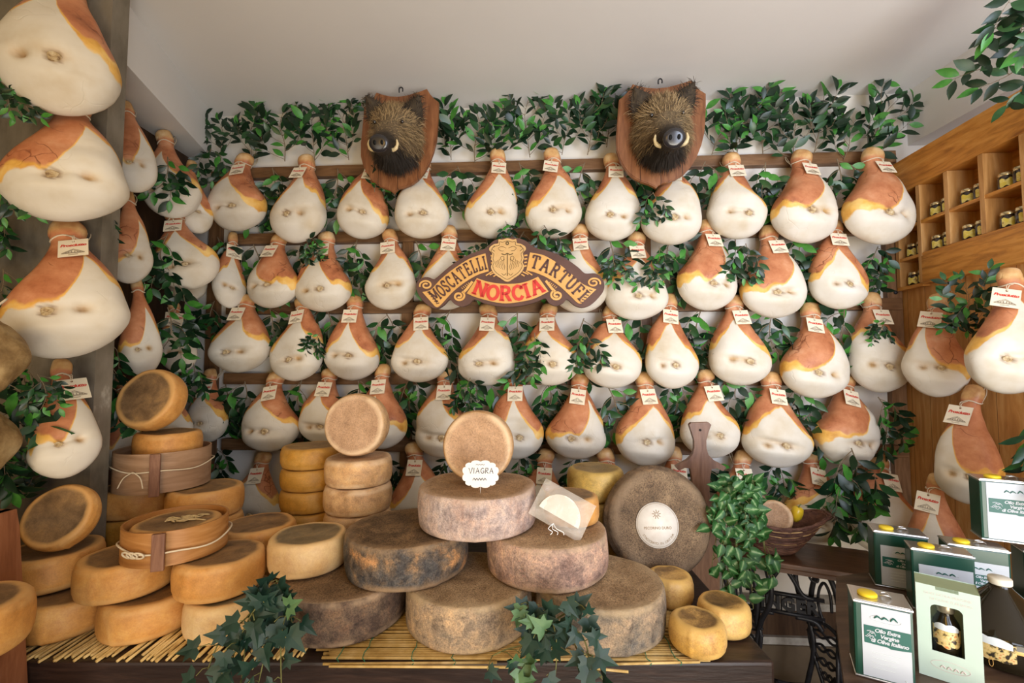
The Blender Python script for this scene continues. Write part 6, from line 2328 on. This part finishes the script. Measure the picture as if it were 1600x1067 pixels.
make_can((.852, 1.17), -29, .116, .090, .184, OT + .001, True, 'white and green oil can in front, nearest the cheese table')
make_can((1.268, 1.630), -27, .148, .095, .188, OT + .001, False, 'dark green oil can standing at the back against the sewing table')
make_can((1.266, 1.478), -29, .150, .078, .188, OT + .001, False, 'dark green oil can in the middle, behind the pale green gift box')
make_can((1.416, 1.512), -27, .148, .085, .188, OT + .001, False, 'dark green oil can under the raised can, behind the bottle')
make_can((1.60, 1.455), -27, .148, .085, .188, OT + .001, False, 'dark green oil can at the picture edge, under the raised can')
make_can((1.529, 1.512), -27, .150, .085, .195, OT + .001 + .2012, True, 'white and green oil can raised on top of two other cans')

# pale green gift box with a window and a small bottle inside
bx = empty('gift_box', (1.017, 1.178, OT + .001), (0, 0, R(-39.7)))
tag(bx, 'pale green gift box with a window showing a small oil bottle', 'box')
pg = mottled('pale_green_card', [(.3, (.46, .56, .46)), (.7, (.52, .62, .52))], 4, .6, 0)
W, D, H = .115, .075, .222
wx0, wx1, wz0, wz1 = .026, .084, .066, .178
b = MB()
th_ = .0015
op = [(wx0, wz0), (wx1, wz0), (wx1, wz1 - .010), (wx1 - .010, wz1), (wx0 + .006, wz1), (wx0, wz1 - .006)]
full = [(0, 0), (W, 0), (W, H)] + [(0, H)]
for yy in (0, th_):
    vs = [(0, yy, 0), (W, yy, 0), (W, yy, H), (0, yy, H), (wx0, yy, wz0), (wx1, yy, wz0), (wx1, yy, wz1), (wx0, yy, wz1)]
    b.add(vs, [(0, 1, 5, 4), (1, 2, 6, 5), (2, 3, 7, 6), (3, 0, 4, 7)])
# rounded corners of the window's top
for cx_, s in ((wx0, 1), (wx1, -1)):
    arc = [(cx_, 0, wz1), (cx_, 0, wz1 - .012)] + [(cx_ + s * .012 * (1 - math.cos(q_)), 0, wz1 - .012 + .012 * math.sin(q_)) for q_ in np.linspace(0, math.pi / 2, 6)]
    b.add([(x, .0002, z) for x, _, z in arc], [tuple(range(len(arc)))])
b.add([(0, 0, 0), (0, D, 0), (0, D, H), (0, 0, H)], [(0, 1, 2, 3)])
b.add([(W, 0, 0), (W, D, 0), (W, D, H), (W, 0, H)], [(0, 1, 2, 3)])
b.add([(0, D, 0), (W, D, 0), (W, D, H), (0, D, H)], [(0, 1, 2, 3)])
b.add([(0, 0, .0005), (W, 0, .0005), (W, D, .0005), (0, D, .0005)], [(0, 1, 2, 3)])
b.build('carton', pg, bx)
b = MB()
b.add([(0, 0, H), (W, 0, H), (W, D, H - .002), (0, D, H - .002)], [(0, 1, 2, 3)])
b.box((W * .5, .001, H - .004), (W * .36, .002, .008))
b.build('lid_flap', mottled('olive_flap', [(.3, (.30, .36, .20)), (.7, (.36, .42, .25))], 6, .6, 0), bx)
darkoil = NT('dark_oil_glass')
darkoil.out((.016, .011, .005), .06, .4)
b = MB()
for sx_ in (-1, 1):
    pass
bb = [(0, .004), (.025, .004), (.027, .01), (.027, .115), (.024, .128), (.016, .142), (.0145, .152), (.0155, .154)]
b.lathe(bb, 28, M=Matrix.Translation((.055, .036, .004)))
b.build('bottle', darkoil.mat, bx, True)
b = MB()
b.lathe([(.0165, .150), (.0175, .152), (.0175, .172), (.0160, .174), (0, .174)], 24, M=Matrix.Translation((.055, .036, .004)))
b.build('bottle_cap', plain('brass_cap', (.36, .30, .20), .3, .5, .6), bx, True)
wl_ = NT('ornate_label')
wl_.out(wl_.ramp(wl_.noise(wl_.coord(), 90, 2), [(.40, (.03, .02, .012)), (.48, (.66, .46, .16)), (.6, (.72, .56, .26)), (.66, (.62, .22, .05))]), .4)
wsky = plain('label_sky', (.70, .74, .76), .4)


def curved_patch(par, name, R_, cx_, cy_, a0, a1, zlo, zhi, m_, n_=18):
    vs, fs = [], []
    for i in range(n_ + 1):
        t = i / n_
        a = a0 + (a1 - a0) * t
        for z in (zlo(t), zhi(t)):
            vs.append((cx_ + R_ * math.cos(a), cy_ + R_ * math.sin(a), z))
    for i in range(n_):
        fs.append((2 * i, 2 * i + 2, 2 * i + 3, 2 * i + 1))
    return MB().add(vs, fs).build(name, m_, par, True)


wav = lambda t, k=3: .004 * abs(math.sin(t * math.pi * k))
curved_patch(bx, 'ornate_label', .0275, .055, .036, R(205), R(335), lambda t: .088 - .010 * math.sin(t * math.pi) - wav(t), lambda t: .124 - .004 * t, wl_.mat)
curved_patch(bx, 'white_label', .0278, .055, .036, R(215), R(320), lambda t: .116, lambda t: .124 + .006 * math.sin(t * math.pi) + wav(t, 2), wsky)
pinkp = plain('pale_pink_print', (.62, .52, .48), .7)
b = MB()
vs, fs = text_mesh('OLIO EXTRA VERGINE', .0085, 0, 0)
b.add([(x + W / 2, -.0004, y + H - .022) for x, y, z in vs], fs)
vs, fs = text_mesh('DI OLIVA ITALIANO', .0085, 0, 0)
b.add([(x + W / 2 + .006, -.0004, y + H - .034) for x, y, z in vs], fs)
b.tube([(W * .5 + .035 * math.cos(q_), -.0003, .036 + .012 * math.sin(q_)) for q_ in np.linspace(0, 2 * math.pi, 30, endpoint=False)], .0006, 4, closed=True)
for k in range(4):
    b.tube(catmull([(W * .35 + .012 * k, -.0003, .030), (W * .38 + .012 * k, -.0003, .036), (W * .42 + .012 * k, -.0003, .031)], 3), .0016, 4)
b.build('pale_print', pinkp, bx)

# big dark oil bottle
bt = empty('oil_bottle', (1.306, 1.25, OT + .001), (0, 0, R(-40)))
tag(bt, 'big dark glass oil bottle with sloping shoulders and pale cap', 'bottle')
b = MB()
prof = [(0, .004), (.095, .002), (.108, .010), (.112, .03), (.112, .075), (.104, .090), (.085, .112), (.062, .138), (.040, .160), (.026, .174), (.0215, .182), (.021, .190)]
pp = [(q_[0], q_[1]) for q_ in catmull([(r_, z, 0) for r_, z in prof], 4)]
pp = [(max(0, r_), z) for r_, z in pp]
b.lathe(pp, 56)
b.build('glass_body', darkoil.mat, bt, True)
b = MB()
b.lathe([(.0225, .184), (.024, .186), (.024, .198), (.0225, .2005), (0, .201)], 28)
b.build('cap', plain('pale_cap', (.72, .66, .52), .4), bt, True)
b = MB()
b.lathe([(.1125, .055), (.1128, .056), (.1128, .064), (.1125, .065)], 56)
b.build('gold_band', plain('gold_band', (.66, .40, .12), .4), bt, True)
curved_patch(bt, 'ornate_label', .1130, 0, 0, R(222), R(275), lambda t: .034 - .006 * math.sin(t * math.pi) - wav(t), lambda t: .074, wl_.mat)
curved_patch(bt, 'white_label', .1134, 0, 0, R(228), R(272), lambda t: .062, lambda t: .076 + .004 * math.sin(t * math.pi) + wav(t, 2), wsky)
b = MB()
for k in range(2):
    pts = []
    for i in range(22):
        q_ = 2 * math.pi * i / 22
        a = R(240 + 12 * k) + .035 * math.cos(q_)
        pts.append((.1133 * math.cos(a), .1133 * math.sin(a), .019 + .010 * math.sin(q_)))
    b.tube(pts, .0007, 4, closed=True)
b.build('gold_drawing', plain('gold_line', (.66, .36, .10), .4), bt)

# wrapped packet at the table's edge
pk = empty('wrapped_packet', (.80, 1.078, OT + .001), (0, 0, R(-20)))
b = MB()
rs = random.Random(8)
vs, fs = [], []
for i in range(13):
    for j in range(9):
        x, y = -.05 + .1 * i / 12, -.035 + .07 * j / 8
        e = math.sin(math.pi * i / 12) * math.sin(math.pi * j / 8)
        vs.append((x, y, .002 + .022 * e ** .5 + (rs.uniform(0, .004) if e > .02 else 0)))
for i in range(12):
    for j in range(8):
        fs.append((i * 9 + j, (i + 1) * 9 + j, (i + 1) * 9 + j + 1, i * 9 + j + 1))
o2 = len(vs)
vs += [(x, y, 0.0) for x, y, z in vs]
for i in range(12):
    for j in range(8):
        fs.append((o2 + i * 9 + j, o2 + i * 9 + j + 1, o2 + (i + 1) * 9 + j + 1, o2 + (i + 1) * 9 + j))
for i in range(12):
    fs.append((i * 9, o2 + i * 9, o2 + (i + 1) * 9, (i + 1) * 9)); fs.append((i * 9 + 8, (i + 1) * 9 + 8, o2 + (i + 1) * 9 + 8, o2 + i * 9 + 8))
for j in range(8):
    fs.append((j, j + 1, o2 + j + 1, o2 + j)); fs.append((108 - 0 + j - 0, o2 + 108 + j, o2 + 109 + j, 109 + j))
b.add(vs, fs)
b.build('wrapper', plain('shiny_wrapper', (.62, .62, .60), .15, .6), pk, True)
tag(pk, 'shiny wrapped packet lying at the edge of the side table', 'packet')
